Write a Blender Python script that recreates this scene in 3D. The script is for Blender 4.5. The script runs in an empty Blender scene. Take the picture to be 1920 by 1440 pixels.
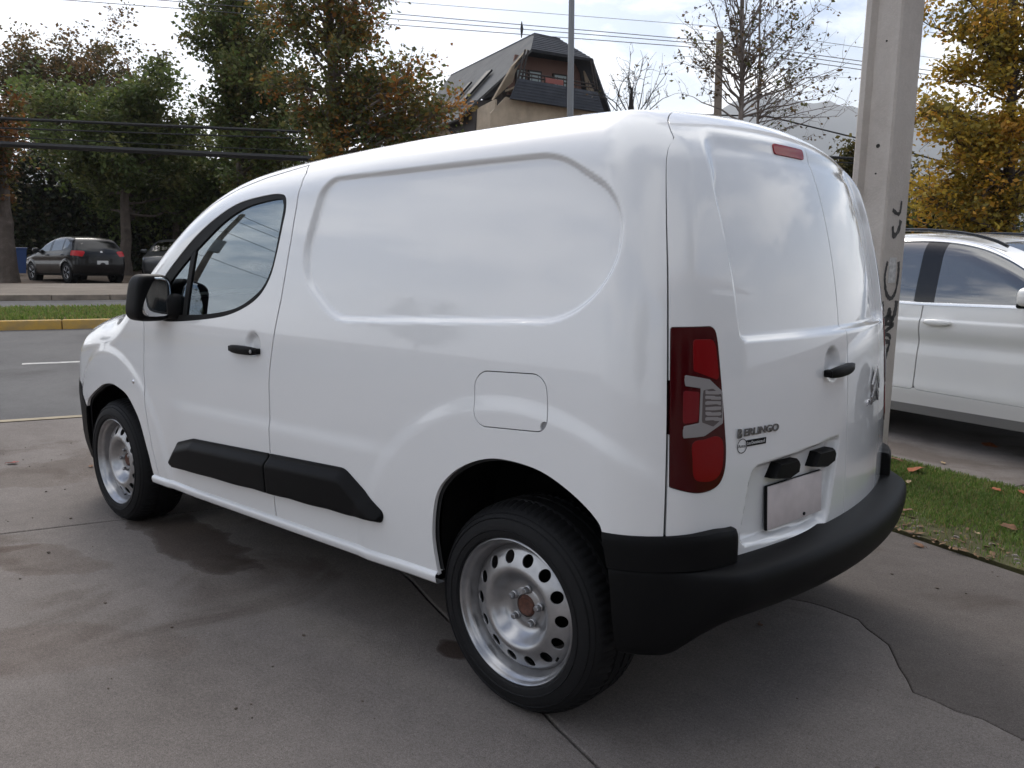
import bpy, bmesh, math, random
import numpy as np
from mathutils import Vector, Matrix
R = math.radians
scene = bpy.context.scene
# ---------------------------------------------------------------- camera
CAM = np.array([4.32798, -2.63992, 1.34085]); YAW, PITCH, ROLL, FPX = 2.295173, -.141416, .008656, 1533.55
fw = np.array([math.cos(PITCH)*math.cos(YAW), math.cos(PITCH)*math.sin(YAW), math.sin(PITCH)])
rt = np.cross(fw, [0, 0, 1]); rt /= np.linalg.norm(rt); up = np.cross(rt, fw)
rt, up = math.cos(ROLL)*rt+math.sin(ROLL)*up, -math.sin(ROLL)*rt+math.cos(ROLL)*up
cd = bpy.data.cameras.new('camera'); cam = bpy.data.objects.new('camera', cd); scene.collection.objects.link(cam)
cd.sensor_width = 36; cd.lens = FPX*36/1920; cd.clip_start = .05; cd.clip_end = 20000
M = Matrix.Identity(4)
for i in range(3): M[i][0], M[i][1], M[i][2], M[i][3] = rt[i], up[i], -fw[i], CAM[i]
cam.matrix_world = M; scene.camera = cam
# ---------------------------------------------------------------- sky, sun, exposure
SUN_EL, SUN_AZ = R(44), R(152)                                   # azimuth of the sun measured from +x towards +y
world = bpy.data.worlds.new('World'); scene.world = world; world.use_nodes = True
wt = world.node_tree; wt.nodes.clear()
def wn(t, **k):
    n = wt.nodes.new(t)
    for a, b in k.items(): setattr(n, a, b)
    return n
wo = wn('ShaderNodeOutputWorld'); bg = wn('ShaderNodeBackground'); sky = wn('ShaderNodeTexSky', sky_type='NISHITA')
sky.sun_disc = False; sky.sun_elevation = SUN_EL; sky.sun_rotation = math.pi/2-SUN_AZ
sky.air_density = 1.0; sky.dust_density = 2.0; sky.ozone_density = 1.5
tc = wn('ShaderNodeTexCoord'); sep = wn('ShaderNodeSeparateXYZ'); wt.links.new(tc.outputs['Generated'], sep.inputs[0])
# clouds: a layer at constant height, seen in perspective
zc = wn('ShaderNodeMath', operation='MAXIMUM'); zc.inputs[1].default_value = .0; wt.links.new(sep.outputs[2], zc.inputs[0])
za = wn('ShaderNodeMath', operation='ADD'); za.inputs[1].default_value = .16; wt.links.new(zc.outputs[0], za.inputs[0])
dv = wn('ShaderNodeVectorMath', operation='DIVIDE'); cb = wn('ShaderNodeCombineXYZ')
for i in range(3): wt.links.new(za.outputs[0], cb.inputs[i])
wt.links.new(tc.outputs['Generated'], dv.inputs[0]); wt.links.new(cb.outputs[0], dv.inputs[1])
n1 = wn('ShaderNodeTexNoise'); n1.inputs['Scale'].default_value = 1.15; n1.inputs['Detail'].default_value = 9; n1.inputs['Roughness'].default_value = .58; n1.inputs['Distortion'].default_value = .35
CLOUD_SHIFT = (104.7, 45.3, 20.9); CLOUD_COVER = (.45, .56)
ofs = wn('ShaderNodeVectorMath', operation='ADD'); ofs.inputs[1].default_value = CLOUD_SHIFT; wt.links.new(dv.outputs[0], ofs.inputs[0]); wt.links.new(ofs.outputs[0], n1.inputs['Vector'])
cr = wn('ShaderNodeValToRGB'); cr.color_ramp.elements[0].position, cr.color_ramp.elements[1].position = CLOUD_COVER
wt.links.new(n1.outputs['Fac'], cr.inputs[0])
n2 = wn('ShaderNodeTexNoise'); n2.inputs['Scale'].default_value = 2.3; n2.inputs['Detail'].default_value = 7
wt.links.new(dv.outputs[0], n2.inputs['Vector'])
cr2 = wn('ShaderNodeValToRGB'); cr2.color_ramp.elements[0].position = .3; cr2.color_ramp.elements[1].position = .7
CLOUD_LO, CLOUD_HI, SKY_STRENGTH = (7.6, 7.8, 8.2, 1), (10.6, 10.7, 10.9, 1), .10
cr2.color_ramp.elements[0].color = (.80, .81, .835, 1); cr2.color_ramp.elements[1].color = (1, 1, 1, 1)
wt.links.new(n2.outputs['Fac'], cr2.inputs[0])
cs = wn('ShaderNodeVectorMath', operation='SCALE'); wt.links.new(cr2.outputs[0], cs.inputs[0])
# clouds scatter forward: brighter around the hidden sun, greyer away from it
dt = wn('ShaderNodeVectorMath', operation='DOT_PRODUCT'); dt.inputs[1].default_value = (math.cos(SUN_EL)*math.cos(SUN_AZ), math.cos(SUN_EL)*math.sin(SUN_AZ), math.sin(SUN_EL)); wt.links.new(tc.outputs['Generated'], dt.inputs[0])
gl_ = wn('ShaderNodeMapRange', interpolation_type='SMOOTHSTEP'); wt.links.new(dt.outputs['Value'], gl_.inputs['Value'])
for k_, v_ in (('From Min', -.7), ('From Max', .75), ('To Min', 6.0), ('To Max', 13.0)): gl_.inputs[k_].default_value = v_
wt.links.new(gl_.outputs[0], cs.inputs['Scale'])
# near the horizon the cloud deck closes up
hz = wn('ShaderNodeMapRange'); hz.inputs['From Min'].default_value = .26; hz.inputs['From Max'].default_value = .05; wt.links.new(zc.outputs[0], hz.inputs['Value'])
mx = wn('ShaderNodeMath', operation='MAXIMUM'); wt.links.new(cr.outputs[0], mx.inputs[0]); wt.links.new(hz.outputs[0], mx.inputs[1])
mix = wn('ShaderNodeMix', data_type='RGBA'); wt.links.new(mx.outputs[0], mix.inputs['Factor'])
wt.links.new(sky.outputs[0], mix.inputs[6]); wt.links.new(cs.outputs[0], mix.inputs[7])
wt.links.new(mix.outputs[2], bg.inputs[0]); bg.inputs[1].default_value = SKY_STRENGTH; wt.links.new(bg.outputs[0], wo.inputs[0])
sl = bpy.data.lights.new('sun', 'SUN'); sl.energy = 1.1; sl.angle = R(24); sl.color = (1, .96, .9)
sun = bpy.data.objects.new('sun', sl); scene.collection.objects.link(sun)
sd = Vector((math.cos(SUN_EL)*math.cos(SUN_AZ), math.cos(SUN_EL)*math.sin(SUN_AZ), math.sin(SUN_EL)))
sun.rotation_euler = sd.to_track_quat('Z', 'Y').to_euler(); sun.location = (0, 0, 30)
scene.view_settings.view_transform = 'Standard'; scene.view_settings.look = 'None'; scene.view_settings.exposure = .65; scene.view_settings.gamma = 1
scene.cycles.max_bounces = 8; scene.cycles.transparent_max_bounces = 12; scene.cycles.use_denoising = True
# ---------------------------------------------------------------- numeric helpers (numpy only)
class Spline:                                                   # natural cubic spline
    def __init__(s, pts):
        s.x = np.array([a for a, b in pts], float); s.y = np.array([b for a, b in pts], float)
        n = len(s.x); h = np.diff(s.x); A = np.eye(n); r = np.zeros(n)
        for i in range(1, n-1):
            A[i, i-1:i+2] = h[i-1], 2*(h[i-1]+h[i]), h[i]
            r[i] = 6*((s.y[i+1]-s.y[i])/h[i]-(s.y[i]-s.y[i-1])/h[i-1])
        s.m = np.linalg.solve(A, r); s.h = h
    def __call__(s, t):
        t = np.clip(t, s.x[0], s.x[-1]); i = np.clip(np.searchsorted(s.x, t)-1, 0, len(s.h)-1)
        h = s.h[i]; a = (s.x[i+1]-t)/h; b = 1-a
        return a*s.y[i]+b*s.y[i+1]+((a**3-a)*s.m[i]+(b**3-b)*s.m[i+1])*h*h/6
def smooth(t): t = np.clip(t, 0, 1); return t*t*t*(t*(6*t-15)+10)
def fillet(pts, n=8):                                           # (x, z, radius) corners -> polygon with rounded corners
    out = []; N = len(pts)
    for i in range(N):
        p = np.array(pts[i][:2]); a = np.array(pts[i-1][:2])-p; b = np.array(pts[(i+1) % N][:2])-p
        r = pts[i][2] if len(pts[i]) > 2 else 0
        la, lb = np.linalg.norm(a), np.linalg.norm(b); a, b = a/la, b/lb
        ang = math.acos(max(-1, min(1, float(a@b))))
        if r < 1e-4 or ang > 3.1: out.append(p); continue
        t = min(r/math.tan(ang/2), .49*la, .49*lb); r = t*math.tan(ang/2)
        c = p+(a+b)/np.linalg.norm(a+b)*(r/math.sin(ang/2))
        v0 = p+a*t-c; v1 = p+b*t-c
        a0 = math.atan2(v0[1], v0[0]); d = math.atan2(v0[0]*v1[1]-v0[1]*v1[0], float(v0@v1))
        for k in range(n+1):
            q = a0+d*k/n; out.append(c+r*np.array([math.cos(q), math.sin(q)]))
    return np.array(out)
def catmull(pts, n=8, closed=True):
    P = np.array(pts, float); N = len(P); o = []
    for i in range(N if closed else N-1):
        g = (lambda k: P[k % N]) if closed else (lambda k: P[max(0, min(N-1, k))])
        a, b, c, d = g(i-1), g(i), g(i+1), g(i+2)
        for k in range(n):
            t = k/n
            o.append(.5*(2*b+(c-a)*t+(2*a-5*b+4*c-d)*t*t+(3*b-a-3*c+d)*t**3))
    if not closed: o.append(P[-1])
    return np.array(o)
def poly_sd(poly, u, v, far=.12):                               # signed distance, positive inside
    poly = np.asarray(poly); u = np.asarray(u, float); v = np.asarray(v, float)
    out = np.full(u.shape, -far)
    lo = poly.min(0)-far; hi = poly.max(0)+far
    k = np.where((u > lo[0]) & (u < hi[0]) & (v > lo[1]) & (v < hi[1]))
    x = u[k]; y = v[k]; d2 = np.full(x.shape, 1e9); ins = np.zeros(x.shape, bool)
    for i in range(len(poly)):
        a = poly[i-1]; b = poly[i]; e = b-a; L = e@e
        if L < 1e-14: continue
        t = np.clip(((x-a[0])*e[0]+(y-a[1])*e[1])/L, 0, 1)
        d2 = np.minimum(d2, (x-a[0]-t*e[0])**2+(y-a[1]-t*e[1])**2)
        if a[1] != b[1]:
            c = ((a[1] > y) != (b[1] > y)) & (x < e[0]*(y-a[1])/e[1]+a[0]); ins ^= c
    d = np.sqrt(d2); out[k] = np.where(ins, d, -d)
    return out
def clip(V, T, phi):                                            # keep phi > 0, exact contour; V carries every attribute
    phi = np.where(np.abs(phi) < 2e-5, 2e-5, phi)
    ins = phi > 0; cnt = ins[T].sum(1)
    keep = [T[cnt == 3]]; nv = [V]; base = len(V); cache_a = []
    def cut(A, B):                                              # new vertex between A (in) and B (out)
        w = phi[A]/(phi[A]-phi[B]); return A, B, w
    pend = []
    for n in (1, 2):
        t = T[cnt == n]
        if not len(t): continue
        i = ins[t] if n == 1 else ~ins[t]
        k = i.argmax(1); r = np.arange(len(t))
        pend.append((n, t[r, k], t[r, (k+1) % 3], t[r, (k+2) % 3]))
    ea, eb = [], []
    for n, a, b, c in pend:
        if n == 1: ea += [a, a]; eb += [b, c]
        else: ea += [b, c]; eb += [a, a]
    if ea:
        ea_, eb_ = np.concatenate(ea), np.concatenate(eb)
        key = ea_.astype(np.int64)*base+eb_; uk, inv = np.unique(key, return_inverse=True)
        A = uk//base; B = uk % base; w = phi[A]/(phi[A]-phi[B])
        nv.append(V[A]+(V[B]-V[A])*w[:, None]); idx = inv+base; o = 0
        for n, a, b, c in pend:
            m = len(a); i1 = idx[o:o+m]; i2 = idx[o+m:o+2*m]; o += 2*m
            if n == 1: keep.append(np.stack([a, i1, i2], 1))
            else: keep.append(np.stack([i1, b, c], 1)); keep.append(np.stack([i1, c, i2], 1))
    V = np.concatenate(nv); T = np.concatenate(keep)
    u, inv = np.unique(T, return_inverse=True)
    return V[u], inv.reshape(-1, 3)
def rim_loops(T):                                               # directed boundary edges
    E = np.concatenate([T[:, [0, 1]], T[:, [1, 2]], T[:, [2, 0]]])
    s = np.sort(E, 1); _, inv, c = np.unique(s[:, 0].astype(np.int64)*(T.max()+1)+s[:, 1], return_inverse=True, return_counts=True)
    return E[c[inv] == 1]
# ---------------------------------------------------------------- van body: an implicit surface
PROF = Spline([(.18,.862),(.30,.890),(.45,.908),(.60,.917),(.80,.920),(1.0,.915),(1.12,.906),(1.22,.893),(1.36,.869),(1.5,.840),(1.65,.802),(1.85,.745)])
HC = Spline([(-.98,.80),(-.85,.90),(-.7,.975),(-.5,1.045),(-.3,1.095),(-.1,1.13),(.08,1.165),(.3,1.318),(.6,1.545),(.85,1.685),(1.1,1.756),(1.5,1.797),(2.0,1.820),(2.5,1.828),(2.9,1.826),(3.2,1.808),(3.6,1.76)])
RZ = Spline([(.15,3.43),(.5,3.43),(.8,3.425),(1.05,3.412),(1.25,3.390),(1.45,3.35),(1.6,3.306),(1.72,3.255),(1.9,3.15)])
def half_width(x, z):
    w = PROF(z)
    w = w-np.where(x > 2.4, ((x-2.4)/1.0)**2*.028, 0)-np.where(x < .5, ((.5-x)/1.4)**2*.15, 0)
    return w
PANEL = fillet([(1.762,1.668,.10),(2.86,1.672,.32),(3.105,1.535,.20),(3.122,1.325,.20),(2.975,1.185,.28),(1.945,1.142,.26),(1.694,1.31,.20)], 14)
RPANEL = fillet([(-.61,1.745,.12),(.61,1.745,.12),(.60,1.15,.05),(-.585,1.14,.04)], 10)
PLATE = fillet([(-.55,.805,.055),(-.045,.832,.02),(-.12,.545,.06),(-.60,.575,.04)], 8)
def side_feat(x, z):
    h = np.zeros(np.shape(x))
    d = poly_sd(PANEL, x, z); h = h-.021*smooth(d/.026)
    r = np.sqrt(((x-2.80)/1.12)**2+(np.maximum(z-.33, 0))**2); h = h+.0075*(1-smooth((r-.585)/.075))*smooth((z-.2)/.2)
    r = np.sqrt(((x-.06)/1.02)**2+(np.maximum(z-.33, 0))**2); h = h+.008*(1-smooth((r-.55)/.07))*smooth((z-.2)/.2)
    k = smooth((x-.62)/.30)*(1-smooth((x-2.05)/.35)); zt = .735+.012*(x-1)
    h = h+.0075*k*(1-smooth((z-zt+.05)/.075))
    h = h-.022*(1-smooth((np.sqrt(((x-1.432)/1.05)**2+(z-1.032)**2)-.022)/.035))    # door handle cup
    return h
def rear_feat(y, z):
    h = np.zeros(np.shape(y))
    d = poly_sd(RPANEL, y, z, .25); h = h-.026*smooth(d/(.026+.055*smooth((z-1.5)/.15)))
    d = poly_sd(PLATE, y, z); h = h-.034*smooth(d/.027)
    h = h-.024*(1-smooth((np.sqrt((y+.112)**2+(z-1.058)**2)-.02)/.04))
    return h
def body_f(P):
    x, y, z = P[:, 0], P[:, 1], P[:, 2]; a = np.abs(y)
    gs = a-half_width(x, z)-np.where(a > .5, side_feat(x, z), 0)
    hs = (HC(x+.01)-HC(x-.01))/.02
    gr = (z-(HC(x)-.045*(y/.7)**2))/np.sqrt(1+hs*hs)
    gb = x-(RZ(z)-(.205+.03*np.clip(z-.8, 0, 1))*y*y)-np.where(x > 3.1, rear_feat(y, z), 0)
    gf = (-.905+.28*y*y+.30*np.maximum(z-.62, 0)+.25*np.maximum(.4-z, 0))-x
    d = 0
    for g, r in ((gs, .15), (gr, .15), (gb, .15), (gf, .22)):
        d = d+np.maximum(g/r+1, 0)**2
    return (np.sqrt(d)-1)*.15
# ray base: a rounded plan outline, rays along its normals, then over the roof edge
def outline(x0, x1, w, rf, rb, nn):
    segs = []; H = math.pi/2                                    # (x, y, normal angle)
    def arc(cx, cy, r, a0, a1, n):
        for k in range(n): a = a0+(a1-a0)*k/n; segs.append((cx+r*math.cos(a), cy+r*math.sin(a), a))
    def line(p, q, a, n):
        for k in range(n): segs.append((p[0]+(q[0]-p[0])*k/n, p[1]+(q[1]-p[1])*k/n, a))
    line((x0, 0), (x0, -w+rf), -2*H, nn[0]); arc(x0+rf, -w+rf, rf, -2*H, -H, nn[1]); line((x0+rf, -w), (x1-rb, -w), -H, nn[2]); arc(x1-rb, -w+rb, rb, -H, 0, nn[3])
    line((x1, -w+rb), (x1, w-rb), 0, nn[4]); arc(x1-rb, w-rb, rb, 0, H, nn[5]); line((x1-rb, w), (x0+rf, w), H, nn[6]); arc(x0+rf, w-rf, rf, H, 2*H, nn[7]); line((x0, w-rf), (x0, 0), 2*H, nn[8])
    segs.append((x0, 0, 2*H)); return np.array(segs)
def plan_outline(): return outline(-.9, 3.4, .9, .4, .25, (14, 56, 470, 50, 165, 30, 150, 16, 8))
def sheet(f, S, hc, xc, zbot, drop, rr, counts, med):
    ns = len(S); nz, na, nr = counts
    q = S[:, :2]; n2 = np.stack([np.cos(S[:, 2]), np.sin(S[:, 2])], 1)
    sl = np.concatenate([[0], np.cumsum(np.linalg.norm(np.diff(q, axis=0), axis=1))])
    ztop = hc(np.clip(q[:, 0], *xc))-drop; P = []; N = []
    for t in np.linspace(0, 1, nz, endpoint=False):
        z = zbot+(ztop-zbot)*t; P.append(np.column_stack([q, z])); N.append(np.column_stack([n2, 0*z]))
    c = q-n2*rr; Md = np.column_stack([np.clip(q[:, 0], *med), 0*q[:, 0]])
    for k in range(na):
        a = math.pi/2*k/na
        P.append(np.column_stack([c+n2*rr*math.cos(a), ztop+rr*math.sin(a)])); N.append(np.column_stack([n2*math.cos(a), np.full(ns, math.sin(a))]))
    for k in range(nr+1):
        P.append(np.column_stack([c+(Md-c)*k/nr, ztop+rr])); N.append(np.column_stack([0*n2, np.ones(ns)]))
    nt = len(P); P = np.concatenate(P); N = np.concatenate(N); s = np.tile(sl, nt)
    lo = P-N*.22; hi = P+N*.35                                   # inside / outside
    for _ in range(24):
        m = (lo+hi)/2; o = f(m) > 0; hi[o] = m[o]; lo[~o] = m[~o]
    P = (lo+hi)/2
    e = .0012; G = np.column_stack([f(P+d)-f(P-d) for d in np.eye(3)*e]); G /= np.linalg.norm(G, axis=1)[:, None]+1e-12
    i = np.arange((nt-1)*ns).reshape(nt-1, ns)[:, :-1].ravel()
    T = np.concatenate([np.stack([i, i+1, i+ns+1], 1), np.stack([i, i+ns+1, i+ns], 1)])
    fn = np.cross(P[T[:, 1]]-P[T[:, 0]], P[T[:, 2]]-P[T[:, 0]])
    if (fn*G[T[:, 0]]).sum() < 0: T = T[:, ::-1].copy()
    return np.column_stack([P, G, s]), T
def master_sheet(): return sheet(body_f, plan_outline(), HC, (-.75, 3.2), .245, .22, .24, (165, 34, 16), (-.45, 2.9))
# ---------------------------------------------------------------- blender helpers
COL = scene.collection
def link(o, parent=None):
    COL.objects.link(o)
    if parent is not None: o.parent = parent
    return o
def tag(o, label=None, cat=None, group=None, kind=None):
    for k, v in (('label', label), ('category', cat), ('group', group), ('kind', kind)):
        if v: o[k] = v
    return o
def empty(name, loc=(0, 0, 0), rz=0, parent=None):
    o = bpy.data.objects.new(name, None); o.location = loc; o.rotation_euler = (0, 0, rz); o.empty_display_size = .1
    return link(o, parent)
def mesh_obj(name, V, F, mat=None, parent=None, normals=None, smooth_=True, loc=None):
    me = bpy.data.meshes.new(name)
    if isinstance(F, np.ndarray):
        V = np.asarray(V, np.float32); k = F.shape[1]; me.vertices.add(len(V)); me.vertices.foreach_set('co', V.ravel())
        me.loops.add(F.size); me.loops.foreach_set('vertex_index', F.astype(np.int32).ravel())
        me.polygons.add(len(F)); me.polygons.foreach_set('loop_start', np.arange(0, F.size, k, dtype=np.int32))
        me.update(calc_edges=True); me.validate()
    else:
        me.from_pydata([tuple(map(float, v)) for v in V], [], [tuple(map(int, f)) for f in F]); me.validate(); me.update()
    if smooth_: me.polygons.foreach_set('use_smooth', np.ones(len(me.polygons), bool))
    if normals is not None and len(me.vertices) == len(normals): me.normals_split_custom_set_from_vertices(np.asarray(normals, np.float32))
    if mat is not None:
        for m in (mat if isinstance(mat, (list, tuple)) else [mat]): me.materials.append(m)
    o = bpy.data.objects.new(name, me)
    if loc is not None: o.location = loc
    return link(o, parent)
class MB:                                                       # collects shapes into one mesh
    def __init__(s): s.v = []; s.f = []
    def add(s, V, F):
        b = len(s.v); s.v += [tuple(map(float, v)) for v in V]; s.f += [tuple(int(i)+b for i in f) for f in F]; return s
    def box(s, c, d, rz=0, bev=0, mat=None):
        bm = bmesh.new(); bmesh.ops.create_cube(bm, size=1)
        bmesh.ops.scale(bm, vec=d, verts=bm.verts)
        if bev: bmesh.ops.bevel(bm, geom=bm.edges[:], offset=bev, segments=2, affect='EDGES', profile=.5)
        m = Matrix.Translation(c) @ Matrix.Rotation(rz, 4, 'Z')
        if mat is not None: m = Matrix.Translation(c) @ mat.to_4x4()
        bm.transform(m); bm.verts.index_update()
        s.add([v.co for v in bm.verts], [[v.index for v in f.verts] for f in bm.faces]); bm.free(); return s
    def tube(s, pts, rad, n=8, caps=True):
        P = np.array(pts, float); N = len(P); rad = np.full(N, rad) if np.isscalar(rad) else np.asarray(rad, float)
        t = np.gradient(P, axis=0); t /= np.linalg.norm(t, axis=1)[:, None]+1e-12
        u = np.cross(t[0], [0, 0, 1.]); u = u if np.linalg.norm(u) > .05 else np.cross(t[0], [1., 0, 0]); u /= np.linalg.norm(u)
        a = np.arange(n)*2*np.pi/n; V = []
        for i in range(N):
            u = u-t[i]*(u@t[i]); u /= np.linalg.norm(u)+1e-12; w = np.cross(t[i], u)
            V.append(P[i]+rad[i]*(np.cos(a)[:, None]*u+np.sin(a)[:, None]*w))
        V = np.concatenate(V); F = [(i*n+k, i*n+(k+1) % n, (i+1)*n+(k+1) % n, (i+1)*n+k) for i in range(N-1) for k in range(n)]
        if caps: F += [tuple(range(n))[::-1], tuple((N-1)*n+k for k in range(n))]
        return s.add(V, F)
    def loft(s, rings, closed=True, caps=True):                 # rings of equal length
        n = len(rings[0]); V = [p for r in rings for p in r]; F = []
        for i in range(len(rings)-1):
            for k in range(n if closed else n-1): F.append((i*n+k, i*n+(k+1) % n, (i+1)*n+(k+1) % n, (i+1)*n+k))
        if caps and closed: F += [tuple(range(n))[::-1], tuple((len(rings)-1)*n+k for k in range(n))]
        return s.add(V, F)
    def lathe(s, prof, n=48, axis='y', c=(0, 0, 0)):            # profile of (radius, height)
        V = []; F = []; m = len(prof)
        for k in range(n):
            a = 2*math.pi*k/n
            for r, h in prof:
                V.append((c[0]+r*math.cos(a), c[1]+h, c[2]+r*math.sin(a)) if axis == 'y' else (c[0]+r*math.cos(a), c[1]+r*math.sin(a), c[2]+h))
        for k in range(n):
            for i in range(m-1):
                a, b = k*m+i, ((k+1) % n)*m+i
                F.append((a, a+1, b+1, b) if axis == 'y' else (a, b, b+1, a+1))
        return s.add(V, F)
    def build(s, name, mat, parent=None, smooth_=True, loc=None, angle=35, fix=True):
        me = bpy.data.meshes.new(name); me.from_pydata(s.v, [], s.f); me.validate()
        if fix:
            bm = bmesh.new(); bm.from_mesh(me); bmesh.ops.recalc_face_normals(bm, faces=bm.faces); bm.to_mesh(me); bm.free()
        if smooth_:
            me.polygons.foreach_set('use_smooth', np.ones(len(me.polygons), bool)); me.set_sharp_from_angle(angle=R(angle))
        me.materials.append(mat); o = bpy.data.objects.new(name, me)
        if loc is not None: o.location = loc
        return link(o, parent)
def superquad(c, d, e=.35, n=24, m=14, bend=None):              # rounded block
    V = []; F = []
    f = lambda w, p: math.copysign(abs(w)**p, w)
    for j in range(m+1):
        b = -math.pi/2+math.pi*j/m
        for i in range(n):
            a = 2*math.pi*i/n
            V.append((c[0]+d[0]*f(math.cos(b), e)*f(math.cos(a), e), c[1]+d[1]*f(math.cos(b), e)*f(math.sin(a), e), c[2]+d[2]*f(math.sin(b), e)))
    for j in range(m):
        for i in range(n): F.append((j*n+i, j*n+(i+1) % n, (j+1)*n+(i+1) % n, (j+1)*n+i))
    return V, F
def copy_tree(o, parent=None):
    c = o.copy(); COL.objects.link(c); c.parent = parent
    for ch in [x for x in bpy.data.objects if x.parent == o]: copy_tree(ch, c)
    return c
def sheet_obj(name, V, T, mat, parent, off=0., depth=.014, loc=None):
    P, N = V[:, :3]+V[:, 3:6]*(off if np.isscalar(off) else off[:, None]), V[:, 3:6]
    if depth:
        E = rim_loops(T); a, b = E[:, 0], E[:, 1]
        u, inv = np.unique(E, return_inverse=True); inv = inv.reshape(-1, 2); m = len(u)
        e = P[b]-P[a]; en = np.cross(e, N[a]+N[b]); en /= np.linalg.norm(en, axis=1)[:, None]+1e-12
        wn_ = np.zeros((m, 3)); np.add.at(wn_, inv[:, 0], en); np.add.at(wn_, inv[:, 1], en); wn_ /= np.linalg.norm(wn_, axis=1)[:, None]+1e-12
        # a 1.5 mm rounded lip, then the fold
        top = P[u]; n_ = N[u]
        lip = top-n_*.0018+wn_*.0010; bot = top-n_*depth+wn_*.0010
        k = len(P); ring = [u, k+np.arange(m), k+m+np.arange(m)]
        P = np.concatenate([P, lip, bot]); N = np.concatenate([N, wn_, wn_])
        F = [T]
        for q in range(2):
            A, B = ring[q], ring[q+1]
            i0, i1 = inv[:, 0], inv[:, 1]
            F += [np.stack([A[i1], A[i0], B[i0]], 1), np.stack([A[i1], B[i0], B[i1]], 1)]
        T = np.concatenate(F)
    return mesh_obj(name, P, T, mat, parent, N, loc=loc)
# ---------------------------------------------------------------- materials
def nodes(name):
    m = bpy.data.materials.new(name); m.use_nodes = True; t = m.node_tree; b = t.nodes['Principled BSDF']
    return m, t, b
def mat(name, col, rough=.5, metal=0., coat=0., var=0., scale=8., bump=0., bscale=60., spec=.5, tr=0., attr=None, dirt=None):
    m, t, b = nodes(name); b.inputs['Base Color'].default_value = (*col, 1); b.inputs['Roughness'].default_value = rough
    b.inputs['Metallic'].default_value = metal; b.inputs['Coat Weight'].default_value = coat; b.inputs['Coat Roughness'].default_value = .03
    b.inputs['Specular IOR Level'].default_value = spec; b.inputs['Transmission Weight'].default_value = tr
    g = t.nodes.new('ShaderNodeTexCoord')
    src = None
    if attr:
        a = t.nodes.new('ShaderNodeAttribute'); a.attribute_name = attr; src = a.outputs['Color']
    if var or dirt:
        n = t.nodes.new('ShaderNodeTexNoise'); n.inputs['Scale'].default_value = scale; n.inputs['Detail'].default_value = 6
        t.links.new(g.outputs['Object'], n.inputs['Vector'])
        x = t.nodes.new('ShaderNodeMix'); x.data_type = 'RGBA'
        lo = dirt if dirt else tuple(c*(1-var) for c in col); hi = col if dirt else tuple(min(1, c*(1+var)) for c in col)
        r = t.nodes.new('ShaderNodeValToRGB'); r.color_ramp.elements[0].position = .35; r.color_ramp.elements[1].position = .65
        t.links.new(n.outputs['Fac'], r.inputs[0]); t.links.new(r.outputs[0], x.inputs['Factor'])
        x.inputs[6].default_value = (*lo, 1); x.inputs[7].default_value = (*hi, 1); src = x.outputs[2]
    if src is not None: t.links.new(src, b.inputs['Base Color'])
    if bump:
        n = t.nodes.new('ShaderNodeTexNoise'); n.inputs['Scale'].default_value = bscale; n.inputs['Detail'].default_value = 4
        t.links.new(g.outputs['Object'], n.inputs['Vector'])
        bp = t.nodes.new('ShaderNodeBump'); bp.inputs['Strength'].default_value = bump; bp.inputs['Distance'].default_value = .02
        t.links.new(n.outputs['Fac'], bp.inputs['Height']); t.links.new(bp.outputs[0], b.inputs['Normal'])
    return m
def leaf_mat(name, k=.45):
    m, t, b = nodes(name); o = [n for n in t.nodes if n.type == 'OUTPUT_MATERIAL'][0]; a = t.nodes.new('ShaderNodeAttribute'); a.attribute_name = 'tint'
    b.inputs['Roughness'].default_value = .5; b.inputs['Specular IOR Level'].default_value = .3; tr = t.nodes.new('ShaderNodeBsdfTranslucent'); mx = t.nodes.new('ShaderNodeMixShader'); mx.inputs[0].default_value = k
    t.links.new(a.outputs['Color'], b.inputs['Base Color']); t.links.new(a.outputs['Color'], tr.inputs[0]); t.links.new(b.outputs[0], mx.inputs[1]); t.links.new(tr.outputs[0], mx.inputs[2]); t.links.new(mx.outputs[0], o.inputs[0]); return m
def glass_mat(name, tint=(.55, .6, .6), ior=1.5, refl=(1, 1, 1)):
    m, t, b = nodes(name); t.nodes.remove(b); o = [n for n in t.nodes if n.type == 'OUTPUT_MATERIAL'][0]
    tr = t.nodes.new('ShaderNodeBsdfTransparent'); tr.inputs[0].default_value = (*tint, 1)
    gl = t.nodes.new('ShaderNodeBsdfGlossy'); gl.inputs['Roughness'].default_value = .004; gl.inputs[0].default_value = (*refl, 1)
    fr = t.nodes.new('ShaderNodeFresnel'); fr.inputs[0].default_value = ior; mx = t.nodes.new('ShaderNodeMixShader')
    t.links.new(fr.outputs[0], mx.inputs[0]); t.links.new(tr.outputs[0], mx.inputs[1]); t.links.new(gl.outputs[0], mx.inputs[2]); t.links.new(mx.outputs[0], o.inputs[0])
    return m
WHITE = mat('white_paint', (.80, .805, .81), .22, coat=1.0); WHITE.node_tree.nodes['Principled BSDF'].inputs['Coat IOR'].default_value = 1.52
BLACKP = mat('black_plastic', (.006, .006, .0065), .5, bump=.06, bscale=500, spec=.11)
BLACK = mat('black_rubber', (.008, .008, .008), .6, spec=.2)
DARK = mat('dark_cavity', (.008, .008, .008), .9, spec=.1)
TYRE = mat('tyre_rubber', (.012, .012, .013), .62, bump=.08, bscale=150, spec=.18)
STEEL = mat('silver_wheel_paint', (.40, .40, .41), .30, metal=.85, coat=.15, var=.12, scale=22)
BOLT = mat('zinc_bolt', (.35, .35, .36), .35, metal=.9)
RUST = mat('rusty_hub', (.085, .034, .022), .75, var=.4, scale=80)
CHROME = mat('chrome', (.75, .75, .77), .12, metal=1.)
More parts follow.
